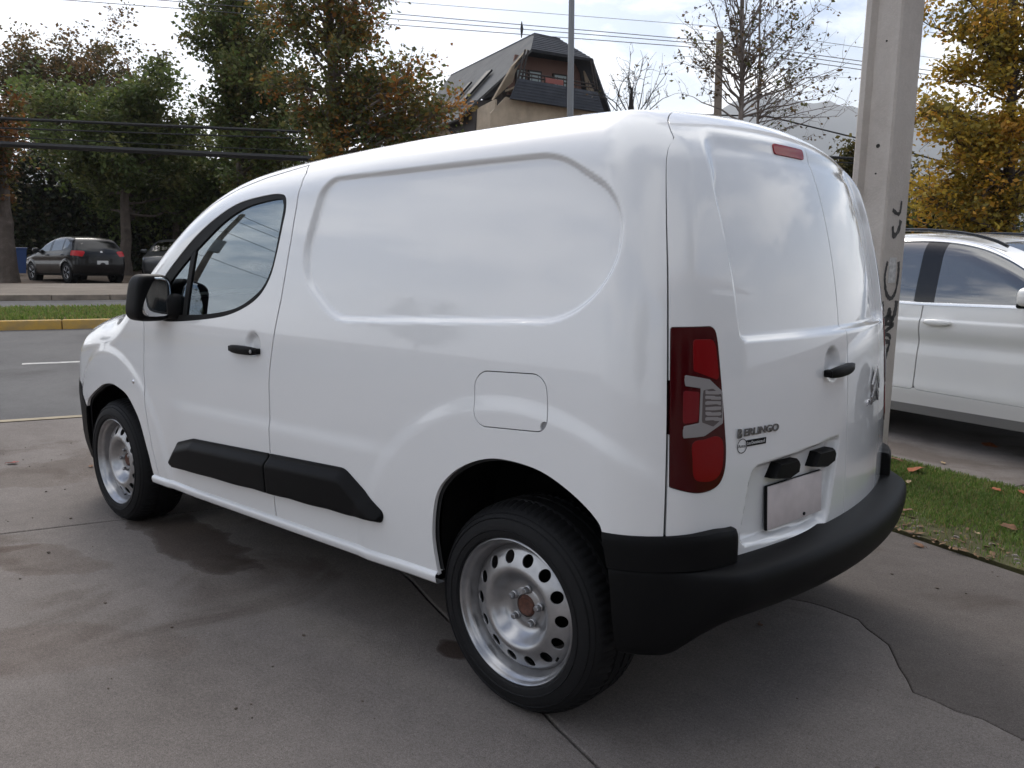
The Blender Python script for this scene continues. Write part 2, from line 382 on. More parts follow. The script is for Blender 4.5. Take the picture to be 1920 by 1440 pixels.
GREYP = mat('grey_cabin_plastic', (.06, .06, .062), .6)
GLASS = glass_mat('side_glass', (.20, .24, .24), 3.2, (.84, .94, 1.0))
MIRROR = mat('mirror_glass', (.72, .75, .78), .02, metal=1.)
# ================================================================ the white van
van = tag(empty('delivery_van'), 'large white panel van with black bumpers and silver steel wheels', 'van')
SV, ST = master_sheet()
_n = np.cross(SV[ST[:, 1], :3]-SV[ST[:, 0], :3], SV[ST[:, 2], :3]-SV[ST[:, 0], :3])
if ((_n*SV[ST[:, 0], 3:6]).sum(1)).mean() < 0: ST = ST[:, ::-1].copy()
_po = plan_outline(); _sl = np.concatenate([[0], np.cumsum(np.linalg.norm(np.diff(_po[:, :2], axis=0), axis=1))])
SMID = float(np.interp(0, _po[(_po[:, 0] > 3.39), 1], _sl[_po[:, 0] > 3.39]))
DOOR = np.array([(1.551,1.728),(1.600,1.69),(1.620,1.64),(1.627,1.56),(1.628,1.438),(1.621,1.316),(1.612,1.218),(1.575,1.055),(1.553,.94),(1.548,.886),(1.549,.722),(1.552,.553),(1.549,.356),
    (1.535,.3455),(.565,.3295),(.545,.34),(.523,.451),(.489,.677),(.479,.83),(.489,.957),(.490,1.05),(.470,1.13),(.475,1.24),(.58,1.385),(.75,1.505),(.95,1.605),(1.12,1.66),(1.293,1.694),(1.433,1.712)])
WIN_OUT = catmull([(1.545,1.600),(1.562,1.555),(1.560,1.499),(1.546,1.377),(1.517,1.285),(1.440,1.209),(1.287,1.150),(1.10,1.117),(.80,1.090),(.66,1.090),(.615,1.12),(.608,1.20),(.642,1.275),(.789,1.393),(.908,1.473),(1.061,1.549),(1.208,1.598),(1.399,1.618),(1.50,1.617)], 6)
WIN_IN = catmull([(1.527,1.585),(1.540,1.54),(1.529,1.376),(1.498,1.288),(1.426,1.225),(1.286,1.168),(1.079,1.136),(.893,1.124),(.72,1.120),(.668,1.145),(.668,1.215),(.720,1.270),(.846,1.362),(.965,1.437),(1.115,1.523),(1.263,1.575),(1.415,1.595),(1.505,1.598)], 6)
ARCH_R = np.concatenate([[(3.19,.10)], catmull([(3.165,.30),(3.152,.50),(3.125,.636),(3.097,.685),(3.008,.743),(2.898,.783),(2.757,.790),(2.651,.762),(2.560,.708),(2.495,.629),(2.469,.499),(2.478,.39)], 6, False), [(2.487,.338),(2.49,.10)]])
ARCH_F = np.concatenate([[(.50,.10),(.492,.30)], catmull([(.475,.42),(.425,.568),(.374,.64),(.289,.706),(.19,.733),(.087,.742),(-.03,.725),(-.129,.692),(-.26,.64),(-.35,.585),(-.395,.47),(-.41,.3)], 6, False), [(-.42,.10)]])
RUB = fillet([(.685,.452,.02),(.790,.545,.05),(.94,.583,.1),(2.03,.637,.09),(2.238,.515,.03),(2.225,.480,.018),(.75,.420,.04)], 8)
FLAP = fillet([(2.650,1.036,.05),(2.915,1.047,.05),(2.935,.893,.035),(2.663,.877,.045)], 8)
LAMP = np.concatenate([[(4.9155,1.192)], catmull([(5.105,1.192),(5.130,1.182),(5.141,1.150),(5.147,1.09),(5.153,1.03),(5.160,.97),(5.166,.91),(5.170,.865),(5.166,.815),(5.145,.778),(5.105,.761),(5.045,.757),(4.985,.766),(4.9285,.781)], 5, False)])
FBUMP = np.array([(-1.2,.72),(-.60,.70),(-.48,.682),(-.385,.575),(-.25,.50),(-.2,.0),(-1.2,.0)])
SREAR = Spline([(.2,4.921),(.65,4.921),(.78,4.921),(1.195,4.908),(1.346,4.896),(1.482,4.873),(1.625,4.822),(1.70,4.772),(1.745,4.745),(1.9,4.70)])
WSCREEN = fillet([(.16,-.64,.06),(.98,-.52,.08),(.98,.52,.08),(.16,.64,.06)], 6)
BLINE = Spline([(-1.1,.86),(-.7,.925),(-.397,.987),(-.142,1.037),(.1,1.085),(.35,1.135),(.6,1.18)])
def fields(V):
    x, y, z, s = V[:, 0], V[:, 1], V[:, 2], V[:, 6]; a = np.abs(y); sm = np.minimum(s, 2*SMID-s); sd = a > .5
    side = lambda d: np.where(sd, d, -.12)
    return dict(x=x, y=y, z=z, sm=sm, door=side(poly_sd(DOOR, x, z)), win=side(poly_sd(WIN_OUT, x, z)), glass=side(poly_sd(WIN_IN, x, z)),
        archr=side(poly_sd(ARCH_R, x, z)), archf=side(poly_sd(ARCH_F, x, z)), rub=side(poly_sd(RUB, x, z)), flap=np.where(y < -.5, poly_sd(FLAP, x, z), -.12),
        lamp=np.where(x > 3.0, poly_sd(LAMP, sm, z), -.12), rear=np.minimum((sm-SREAR(z))*(1+1.3*smooth((z-1.66)/.07)), (x-3.02)), fb=np.where(x < .2, poly_sd(FBUMP, x, z), -.12),
        bon=np.minimum(z-BLINE(x), np.minimum(.10+.26*(a/.85)**2-x, x+.86)), ws=np.where((z > 1.15) & (x < 1.2), poly_sd(WSCREEN, x, y), -.12))
def cutv(cond, V=None, T=None):                                 # successive clips, each a function of the fields
    V, T = (SV, ST) if V is None else (V, T)
    for c in cond: V, T = clip(V, T, c(fields(V)) if c.__code__.co_argcount == 1 else 0)
    return V, T
G = .0064
FS = fields(SV)
def region(*ph):                                                # intersection of fields evaluated on the master sheet, clipped one by one
    V = np.column_stack([SV]+list(ph)); T = ST
    for k in range(len(ph)): V, T = clip(V, T, V[:, 7+k])
    return V[:, :7], T
V, T = region(-FS["door"]-G, -FS["archr"], -FS["archf"], -FS["flap"]-G*.7, -FS["rear"]-G, -FS["fb"]-G*.8, -FS["ws"], np.where(FS["x"] > 3.1, FS["z"]-.646, .1), np.where((FS["x"] > .1) & (FS["x"] < 2.9), FS["z"]-(.326+.0165*(FS["x"]-.5)), .1), -FS["bon"]-G*.7)
sheet_obj('body', V, T, WHITE, van)
for sgn, lab in ((-1, None), (1, None)):
    V, T = region(FS['door']-G*.4, -FS['win'], FS['y']*sgn-.3)
    d = sheet_obj('front_door', V, T, WHITE, van)
    V, T = region(FS['win']-.0005, -FS['glass'], FS['y']*sgn-.3); sheet_obj('window_frame', V, T, BLACK, d, off=-.003, depth=.02)
    div = lambda f: f['x']-(.868+.03*(f['z']-1.11)/.35)
    V, T = region(FS['glass']+.004, div(FS), FS['y']*sgn-.3); sheet_obj('window_pane', V, T, GLASS, d, off=-.009, depth=0)
    V, T = region(FS['glass']+.004, -div(FS), FS['y']*sgn-.3); sheet_obj('quarter_pane', V, T, GLASS, d, off=-.009, depth=0)
    V, T = region(FS['glass']+.006, .017-np.abs(div(FS)), FS['y']*sgn-.3); sheet_obj('window_divider', V, T, BLACK, d, off=-.003, depth=.012)
    for k, ph in ((0, FS['door']-G*.6), (1, -FS['door']-G*1.2)):    # black side moulding, split at the door gap
        V, T = region(FS['rub'], ph, FS['y']*sgn-.3)
        q = poly_sd(RUB, V[:, 0], V[:, 2]); zm = .50+.03*(V[:, 0]-.8)
        h = .006+.030*smooth(np.minimum(q/.012, (poly_sd(RUB, V[:, 0], V[:, 2]+.025)+.026)/.05))
        o = sheet_obj('side_moulding', V, T, BLACKP, d if k == 0 else van, off=h, depth=.045)
        me = o.data; me.polygons.foreach_set('use_smooth', np.ones(len(me.polygons), bool)); me.normals_split_custom_set_from_vertices(np.zeros((len(me.vertices), 3), np.float32))
V, T = region(FS['bon'], -FS['ws']); sheet_obj('bonnet', V, T, WHITE, van)
V, T = region(FS['flap'], -(.016-np.hypot(FS['x']-2.925, FS['z']-.905))); fl_ = sheet_obj('fuel_flap', V, T, WHITE, van)
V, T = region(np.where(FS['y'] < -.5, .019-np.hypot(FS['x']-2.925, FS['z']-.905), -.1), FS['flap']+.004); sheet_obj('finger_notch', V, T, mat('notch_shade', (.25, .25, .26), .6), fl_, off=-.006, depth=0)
V, T = region(FS['fb']-.001, -FS['archf'], FS['z']-.25); sheet_obj('front_bumper', V, T, BLACKP, van, off=.004)
V, T = region(FS['ws']); sheet_obj('windscreen', V, T, glass_mat('windscreen_glass', (.7, .76, .74)), van, off=-.004, depth=0)
for sgn in (-1, 1):                                            # two rear doors meeting near the middle
    V, T = region(FS['rear']-G*.5, -FS['lamp']-.002, FS['y']*sgn-(.0030+sgn*.008), np.maximum(FS['z']-.634, np.minimum(FS['sm']-5.198, FS['z']-.50)))
    sheet_obj('rear_door', V, T, WHITE, van)
V, T = region(-FS['win']-.004, -FS['archr']+.01, -FS['archf']+.01, -FS['ws']-.003, np.where(FS['x'] > 3.0, FS['z']-.45, FS['z']-(.335+.0165*(FS['x']-.5))))
sheet_obj('inner_shell', V, T, mat('gap_shade_dark', (.02, .02, .021), .8), van, off=-.022, depth=0)  # dark sheet lines the cab; its colour also supplies the panel-gap shade
# sill strips under the doors
for sgn in (-1, 1):
    xs_ = np.linspace(.488, 2.484, 70); z0 = .334+.0165*(xs_-.5); y0 = half_width(xs_, z0)+side_feat(xs_, z0); rg = []
    for dy, dz in ((-.03, .004), (.001, .003), (.009, -.002), (.0125, -.008), (.0125, -.014), (.009, -.030), (.004, -.036), (-.03, -.037)): rg.append([(x_, sgn*(y_+dy), z_+dz) for x_, y_, z_ in zip(xs_, y0, z0)])
    MB().loft(rg, closed=False, caps=False).build('sill_strip', WHITE, van, angle=60, fix=False) if sgn < 0 else MB().loft(rg[::-1], closed=False, caps=False).build('sill_strip', WHITE, van, angle=60, fix=False)
# lamps
LRED = mat('lamp_dark_red', (.048, .0015, .003), .12, spec=.4); BRED = mat('lamp_red', (.19, .003, .005), .16, spec=.3)
CLEAR = mat('lamp_clear', (.27, .255, .255), .2); RIB = mat('lamp_rib', (.28, .26, .26), .2)
C_PART = np.array([(4.968,1.070),(5.086,1.054),(5.152,1.020),(5.153,.936),(5.056,.908),(4.968,.908),(4.968,.938),(5.032,.943),(5.040,1.034),(4.973,1.043)])
TOPR = fillet([(5.004,1.160,.01),(5.124,1.158,.03),(5.138,1.050,.01),(5.085,1.062,.01),(5.006,1.080,.005)], 5)
LOWR = catmull([(5.006,.893),(5.06,.898),(5.12,.902),(5.150,.888),(5.154,.85),(5.146,.812),(5.115,.788),(5.06,.786),(5.014,.800),(5.006,.85)], 5)
RIBZ = fillet([(5.048,1.028,.004),(5.10,1.030,.01),(5.147,1.012,.006),(5.147,.948,.01),(5.10,.930,.01),(5.042,.945,.004)], 4)
MIDR = fillet([(4.966,1.030,.005),(5.032,1.024,.005),(5.026,.948,.005),(4.966,.945,.005)], 3)
for sgn in (-1, 1):
    lp = empty('tail_lamp', parent=van); ysel = FS['y']*sgn-.2; xs = FS['x'] > 3.0
    V, T = region(FS['lamp']-.001, ysel); sheet_obj('lens', V, T, LRED, lp, off=.002, depth=.03)
    for nm, poly, m_, of in (('brake_lens', TOPR, BRED, .0032), ('indicator_lens', LOWR, BRED, .0032), ('reverse_lens', C_PART, CLEAR, .0040), ('reflector_bed', RIBZ, mat('lamp_bed', (.10, .085, .085), .15), .0044), ('reflector', MIDR, mat('lamp_mid_red', (.16, .012, .016), .16, spec=.3), .0030)):
        V, T = region(np.where(xs, poly_sd(poly, FS['sm'], FS['z']), -.1), ysel); sheet_obj(nm, V, T, m_, lp, off=of, depth=.002)
    for k in range(6):
        zc_ = .950+k*.0140; q = np.where(xs, np.minimum(.0046-np.abs(FS['z']-zc_+.06*(FS['sm']-5.1)), np.minimum(FS['sm']-5.058, 5.142-FS['sm'])), -.1)
        V, T = region(q, ysel); sheet_obj('lamp_rib', V, T, RIB, lp, off=.0054, depth=.001)
BRK = fillet([(-.222,1.717,.009),(-.030,1.717,.009),(-.030,1.686,.009),(-.222,1.686,.009)], 5)
V, T = region(np.where(FS['x'] > 3.1, poly_sd(BRK, FS['y'], FS['z']), -.1)); sheet_obj('high_brake_lamp', V, T, mat('brake_red', (.30, .008, .012), .15, spec=.3), van, off=.004, depth=.01)
# rear bumper: sections swept along the plan of the body
def plan_at(z, svals):
    S = plan_outline(); q = np.column_stack([np.interp(svals, _sl, S[:, k]) for k in range(3)])
    n = np.column_stack([np.cos(q[:, 2]), np.sin(q[:, 2]), 0*svals]); P = np.column_stack([q[:, :2], np.full(len(svals), z)])
    lo, hi = P-n*.25, P+n*.3
    f = lambda P: (np.sqrt(np.maximum((np.abs(P[:, 1])-half_width(P[:, 0], P[:, 2]))/.16+1, 0)**2+np.maximum((P[:, 0]-(3.43-.205*P[:, 1]**2))/.16+1, 0)**2)-1)
    for _ in range(26):
        m = (lo+hi)/2; o = f(m) > 0; hi[o] = m[o]; lo[~o] = m[~o]
    return (lo+hi)/2
sv = np.concatenate([np.linspace(4.66, 5.19, 60), np.linspace(5.194, 5.208, 8), np.linspace(5.212, SMID, 50)]); sv = np.concatenate([sv, 2*SMID-sv[::-1][1:]])
PL = plan_at(.5, sv); tn = np.gradient(PL, axis=0); nn = np.column_stack([tn[:, 1], -tn[:, 0], 0*sv]); nn /= np.linalg.norm(nn, axis=1)[:, None]
def sweep(name, ssel, rows, zsub=3, endcap=False):
    A = np.stack(rows); fine = []                                # rows x stations x 3, refined across the section
    for i in range(len(A)-1):
        p0, p1, p2, p3 = A[max(i-1, 0)], A[i], A[i+1], A[min(i+2, len(A)-1)]
        for t in np.arange(zsub)/zsub: fine.append(.5*(2*p1+(p2-p0)*t+(2*p0-5*p1+4*p2-p3)*t*t+(3*p1-p0-3*p2+p3)*t**3))
    fine.append(A[-1]); A = np.stack(fine); n_, m_ = A.shape[:2]
    F = np.array([(i*m_+k, (i+1)*m_+k, (i+1)*m_+k+1, i*m_+k+1) for i in range(n_-1) for k in range(m_-1)]); V = A.reshape(-1, 3)
    c_ = np.cross(V[F[:, 1]]-V[F[:, 0]], V[F[:, 3]]-V[F[:, 0]])
    if (c_*(V[F[:, 0]]-[2.6, 0, .45])).sum() < 0: F = F[:, ::-1].copy()
    Tb = np.concatenate([F[:, [0, 1, 2]], F[:, [0, 2, 3]]])
    V, Tb = clip(V, Tb, np.where(np.abs(V[:, 1]) > .5, -poly_sd(ARCH_R, V[:, 0], V[:, 2]), .1))
    o = mesh_obj(name, V, Tb, BLACKP, van); o.data.set_sharp_from_angle(angle=R(38)); return o
smv = np.minimum(sv, 2*SMID-sv); wr_ = smooth((smv-4.90)/.30)
SIDE = [(-.03,.557),(.010,.556),(.0185,.552),(.0215,.540),(.022,.52),(.022,.49),(.022,.46),(.020,.41),(.013,.36),(.002,.325),(-.02,.308),(-.10,.303)]
REAR = [(-.05,.562),(.012,.557),(.052,.551),(.080,.541),(.0925,.524),(.096,.500),(.094,.468),(.086,.440),(.066,.418),(.010,.404),(-.08,.400),(-.20,.398)]
rows = []
for (o0, z0), (o1, z1) in zip(SIDE, REAR):
    o = o0*(1-wr_)+o1*wr_; z = z0*(1-wr_)+z1*wr_; rows.append(np.column_stack([PL[:, :2]+nn[:, :2]*o[:, None], z]))
sweep('rear_bumper', sv, rows)
BLOCK = [(-.04,.652),(.010,.650),(.0195,.644),(.0235,.630),(.0245,.60),(.0245,.575),(.0245,.5585),(.02,.5575),(-.02,.557)]
for sgn in (0, 1):
    ss = np.concatenate([np.linspace(4.66, 5.175, 60), [5.185, 5.191, 5.195, 5.1955, 5.196]]); wd = np.concatenate([np.ones(61), [.93, .75, .2, -.9]])
    s_ = ss if sgn == 0 else 2*SMID-ss; Pq = np.column_stack([np.interp(s_, sv, PL[:, k]) for k in range(3)]); Nq = np.column_stack([np.interp(s_, sv, nn[:, k]) for k in range(3)]); Nq /= np.linalg.norm(Nq, axis=1)[:, None]
    bul = 1+.35*smooth((ss-4.92)/.2); rows = []
    for k, (o, z) in enumerate(BLOCK):
        oo = np.where(wd > 0, o*bul*np.where(o > 0, wd, 1), -.03); rows.append(np.column_stack([Pq[:, :2]+Nq[:, :2]*oo[:, None], np.full(len(ss), z)-.004*smooth((ss-5.1)/.09)*(k < 4)]))
    sweep('bumper_corner', s_, rows, 2)
# number plate, its lamps, handles
def surf(y, z):                                                  # point and normal of the rear face
    lo, hi = 3.0, 3.8
    for _ in range(40):
        m_ = (lo+hi)/2
        if body_f(np.array([[m_, y, z]]))[0] > 0: hi = m_
        else: lo = m_
    p_ = np.array([[lo, y, z]]); g = np.array([(body_f(p_+d)-body_f(p_-d))[0] for d in np.eye(3)*.01]); return p_[0], g/np.linalg.norm(g)
def frame_at(a, b, z, lift):                                     # local frame along the chord from y=a to y=b on the rear face
    pa, _ = surf(a, z); pb, _ = surf(b, z); ex = Vector(pb-pa).normalized(); ez = Vector((0, 0, 1)); n = ex.cross(ez).normalized()
    return Matrix((ex, ez, n)).transposed().to_4x4(), Vector((pa+pb)/2)+n*lift
PM, PC = frame_at(-.445, -.14, .66, .012); PC.z = .661
mb = MB(); mb.box((0, 0, 0), (.313, .132, .010), bev=.003); o = mb.build('plate_frame', BLACKP, van); o.matrix_local = Matrix.Translation(PC) @ PM @ Matrix.Rotation(R(-3), 4, 'X')
pl = MB().box((.001, 0, .004), (.308, .128, .009), bev=.003).build('number_plate', mat('blank_plate', (.60, .54, .535), .45, var=.05, scale=25), o)
MB().lathe([(0, .0), (.005, .0), (.005, .004), (0, .0045)], 10, axis='z', c=(.045, -.052, .008)).build('plate_screw', BLACK, pl)
for ya, yb in ((-.432, -.302), (-.212, -.082)):
    fm, fc = frame_at(ya, yb, .766, .0); w_ = (yb-ya)/2+.004
    out = [(-w_-.004, -.016), (-w_*.62, .026), (w_*.86, .024), (w_, .008), (w_*.93, -.018), (w_*.2, -.032)]
    rg = [[(px, py, -.01) for px, py in out], [(px, py, .022) for px, py in out], [(px*.9, py*.8, .034) for px, py in out]]
    o = MB().loft(rg).build('plate_lamp', BLACKP, van, angle=30); o.matrix_local = Matrix.Translation((fc.x, fc.y, .766)) @ fm
def pull_handle(name, L, H, D, m_, parent):                      # a bar standing on two feet
    mb = MB(); rings = []
    for k in range(15):
        u = -1+2*k/14; hh = H*(1-.35*abs(u)**2.5)*(1 if k not in (0, 14) else .6); dd = D*(.55+.45*(1-abs(u)**3)); xx = u*L/2
        rings.append([(xx, hh/2*math.copysign(abs(math.cos(a))**.7, math.cos(a)), dd*(.62+.38*math.copysign(abs(math.sin(a))**.7, math.sin(a)))) for a in [2*math.pi*i/14 for i in range(14)]])
    mb.loft(rings)
    for u in (-.42, .42): mb.box((u*L, 0, D*.25), (L*.14, H*.6, D*.8), bev=.003)
    return mb.build(name, m_, parent, angle=50)
fm, fc = frame_at(-.185, .008, 1.035, .006); o = pull_handle('rear_handle', .185, .036, .032, BLACKP, van); o.matrix_local = Matrix.Translation((fc.x, fc.y, 1.036)) @ fm @ Matrix.Rotation(R(3), 4, 'Z')
for sgn in (-1, 1):
    o = pull_handle('door_handle', .215, .036, .034, BLACKP, van)
    o.matrix_local = Matrix.Translation((1.385, sgn*.912, 1.008)) @ Matrix(((1, 0, 0), (0, 0, sgn), (0, -sgn*-1 if False else 1, 0))).to_4x4()
    lk = MB().lathe([(0, 0), (.007, 0), (.0075, .003), (0, .004)], 12, axis='z', c=(.082, 0, .031)).build('lock', BOLT, o)
for sgn in (-1, 1):
    MB().lathe([(0, .012), (.006, .011), (.011, .006), (.0135, 0), (.0135, -.01)], 16, axis='z').build('side_repeater', CHROME, van).matrix_local = Matrix.Translation((.375, sgn*.921, .781)) @ Matrix.Rotation(R(-90*sgn), 4, 'X')
# lettering
def text_mesh(name, body, size, ext, m_, parent, mx_, font_scale=1., bold=0., align='LEFT', xs=1.):
    cu = bpy.data.curves.new(name+'_c', 'FONT'); cu.body = body; cu.size = size; cu.extrude = ext; cu.offset = bold; cu.align_x = align
    ob = bpy.data.objects.new(name+'_c', cu); COL.objects.link(ob); bpy.context.view_layer.update()
    me = bpy.data.meshes.new_from_object(ob.evaluated_get(bpy.context.evaluated_depsgraph_get())); bpy.data.objects.remove(ob)
    me.name = name; me.materials.clear(); me.materials.append(m_); o = bpy.data.objects.new(name, me); link(o, parent); o.matrix_local = mx_ @ Matrix.Diagonal((xs, 1, 1, 1)); return o
DCHROME = mat('badge_chrome', (.22, .22, .23), .22, metal=.9)
fm, fc = frame_at(-.612, -.418, .90, .0045); base_ = Matrix.Translation((fc.x, fc.y, .8905)) @ fm
text_mesh('model_badge', 'B', .036, .0015, DCHROME, van, base_ @ Matrix.Translation((-.098, -.002, 0)), bold=.0006, xs=1.0)
text_mesh('model_badge', 'ERLINGO', .0285, .0015, DCHROME, van, base_ @ Matrix.Translation((-.0712, .001, 0)), bold=.0006, xs=1.30)
fm, fc = frame_at(-.612, -.495, .871, .0028); sb = Matrix.Translation((fc.x, fc.y, .871)) @ fm
ring = MB().lathe([(.0185, 0), (.0205, 0), (.0205, .0004), (.0185, .0004)], 32, axis='z').build('dealer_sticker', BLACK, van); ring.matrix_local = sb @ Matrix.Translation((-.037, -.006, 0))
text_mesh('sticker_lettering', 'Autos', .013, .0002, BLACK, ring, Matrix.Translation((-.0165, -.004, .0002)))
strip = MB().box((0, 0, 0), (.084, .018, .0006)).build('sticker_strip', BLACK, ring); strip.matrix_local = Matrix.Translation((.060, .005, 0)) @ Matrix.Rotation(R(0), 4, 'Z')
text_mesh('sticker_lettering', 'Los Dominicos.cl', .0128, .0002, WHITE, ring, Matrix.Translation((.0195, .001, .0006)), xs=.86)
fm, fc = frame_at(.262, .398, .96, .004); lg = Matrix.Translation((fc.x, fc.y, .960)) @ fm
for k in range(2):                                              # the two stacked chevrons
    zz = .018-k*.044; wv, hv, tv = .062, .046, .026
    out = [(-wv, zz-hv*.55), (0, zz+hv*.75), (wv, zz-hv*.55), (wv, zz-hv*.55-tv), (0, zz+hv*.75-tv*1.25), (-wv, zz-hv*.55-tv)]
    mb = MB(); n_ = 6; Vv = [(a, b, 0) for a, b in out]+[(a*.97, b, .006) for a, b in out]
    mb.add(Vv, [(6, 7, 10, 11), (7, 8, 9, 10)]+[(i, (i+1) % 6, 6+(i+1) % 6, 6+i) for i in range(6)]); o = mb.build('chevron_emblem', DCHROME, van, smooth_=False); o.matrix_local = lg
fm, fc = frame_at(.205, .375, .895, .003)
text_mesh('maker_lettering', 'CITRO\u00cbN', .026, .0012, CHROME, van, Matrix.Translation((fc.x, fc.y, .886)) @ fm @ Matrix.Translation((-.085, 0, 0)), bold=.0004, xs=1.3)
# mirrors
for sgn in (-1, 1):
    mr = empty('wing_mirror', (.70, sgn*.975, 1.195), parent=van)
    Vm, Fm = superquad((0, 0, 0), (.072, .084, .104), .5, 32, 18)
    Vm = [(min(x, .060)*(1-.25*(z/.108) if x < 0 else 1)-(.02 if x < 0 else 0)*(1-(abs(y)/.09)**2), y*(1-.16*z/.108 if y*sgn > 0 else 1), z) for x, y, z in Vm]
    MB().add(Vm, Fm).build('mirror_housing', BLACKP, mr, angle=60)
    Vm, Fm = superquad((.0605, -sgn*.004, .002), (.004, .068, .086), .5, 32, 14)
    MB().add(Vm, Fm).build('mirror_glass', MIRROR, mr, angle=50).rotation_euler = (0, R(-3), R(6*sgn))
    MB().box((.045, -sgn*.105, -.040), (.15, .12, .115), bev=.03).build('mirror_arm', BLACKP, mr, angle=50)
# cabin
CAB = empty('cabin', parent=van)
dash = MB(); pr = [(.30, .70), (.25, .98), (.34, 1.07), (.52, 1.09), (.66, 1.06), (.74, .96), (.70, .70)]
dash.loft([[(a, y, b) for a, b in pr] for y in (-.82, -.3, .3, .82)]).build('dashboard', GREYP, CAB, angle=50)
a_ = np.linspace(0, 2*np.pi, 33)
sw = MB().tube([(.90+.10*math.sin(t)*.55, -.40+.185*math.cos(t), 1.03+.185*math.sin(t)*.92) for t in a_], .016, 8, False).tube([(.72, -.40, .95), (.90, -.40, 1.03)], .03)
sw.box((.90, -.40, 1.03), (.03, .34, .05), bev=.01).build('steering_wheel', BLACK, CAB)
SEATM = mat('seat_cloth', (.035, .035, .037), .9)
for y in (-.40, .05, .45):
    st = empty('seat', (1.25, y, 0), parent=CAB)
    MB().add(*superquad((0, 0, .72), (.25, .22, .09), .4)).build('cushion', SEATM, st)
    Vm, Fm = superquad((0, 0, 0), (.075, .22, .32), .45); MB().add([(x+.30+.22*(z+.32), y_, z+1.02) for x, y_, z in Vm], Fm).build('backrest', SEATM, st)
    Vm, Fm = superquad((.49, 0, 1.42), (.05, .12, .085), .5); MB().add(Vm, Fm).build('headrest', SEATM, st)
MB().box((1.86, 0, .98), (.02, 1.40, 1.26)).build('bulkhead', mat('bulkhead_grey', (.10, .10, .10), .7), CAB, smooth_=False)
fp_ = MB().box((1.40, 0, .31), (1.72, 1.40, .20), bev=.02).build('floor_pan', DARK, van)  # made deep to block light and darken the ground under the van
MB().box((2.92, 0, .37), (.56, 1.0, .14), bev=.03).build('dark_underbody_block', DARK, fp_); MB().box((-.35, 0, .33), (.8, 1.1, .22), bev=.03).build('undertray', DARK, fp_)  # rear box is a dark mass added to blacken the space below the bumper
MB().tube([(.6, .25, .22), (2.3, .25, .23), (2.6, .45, .30), (3.2, .5, .27)], .035, 10).build('exhaust_pipe', DARK, fp_)
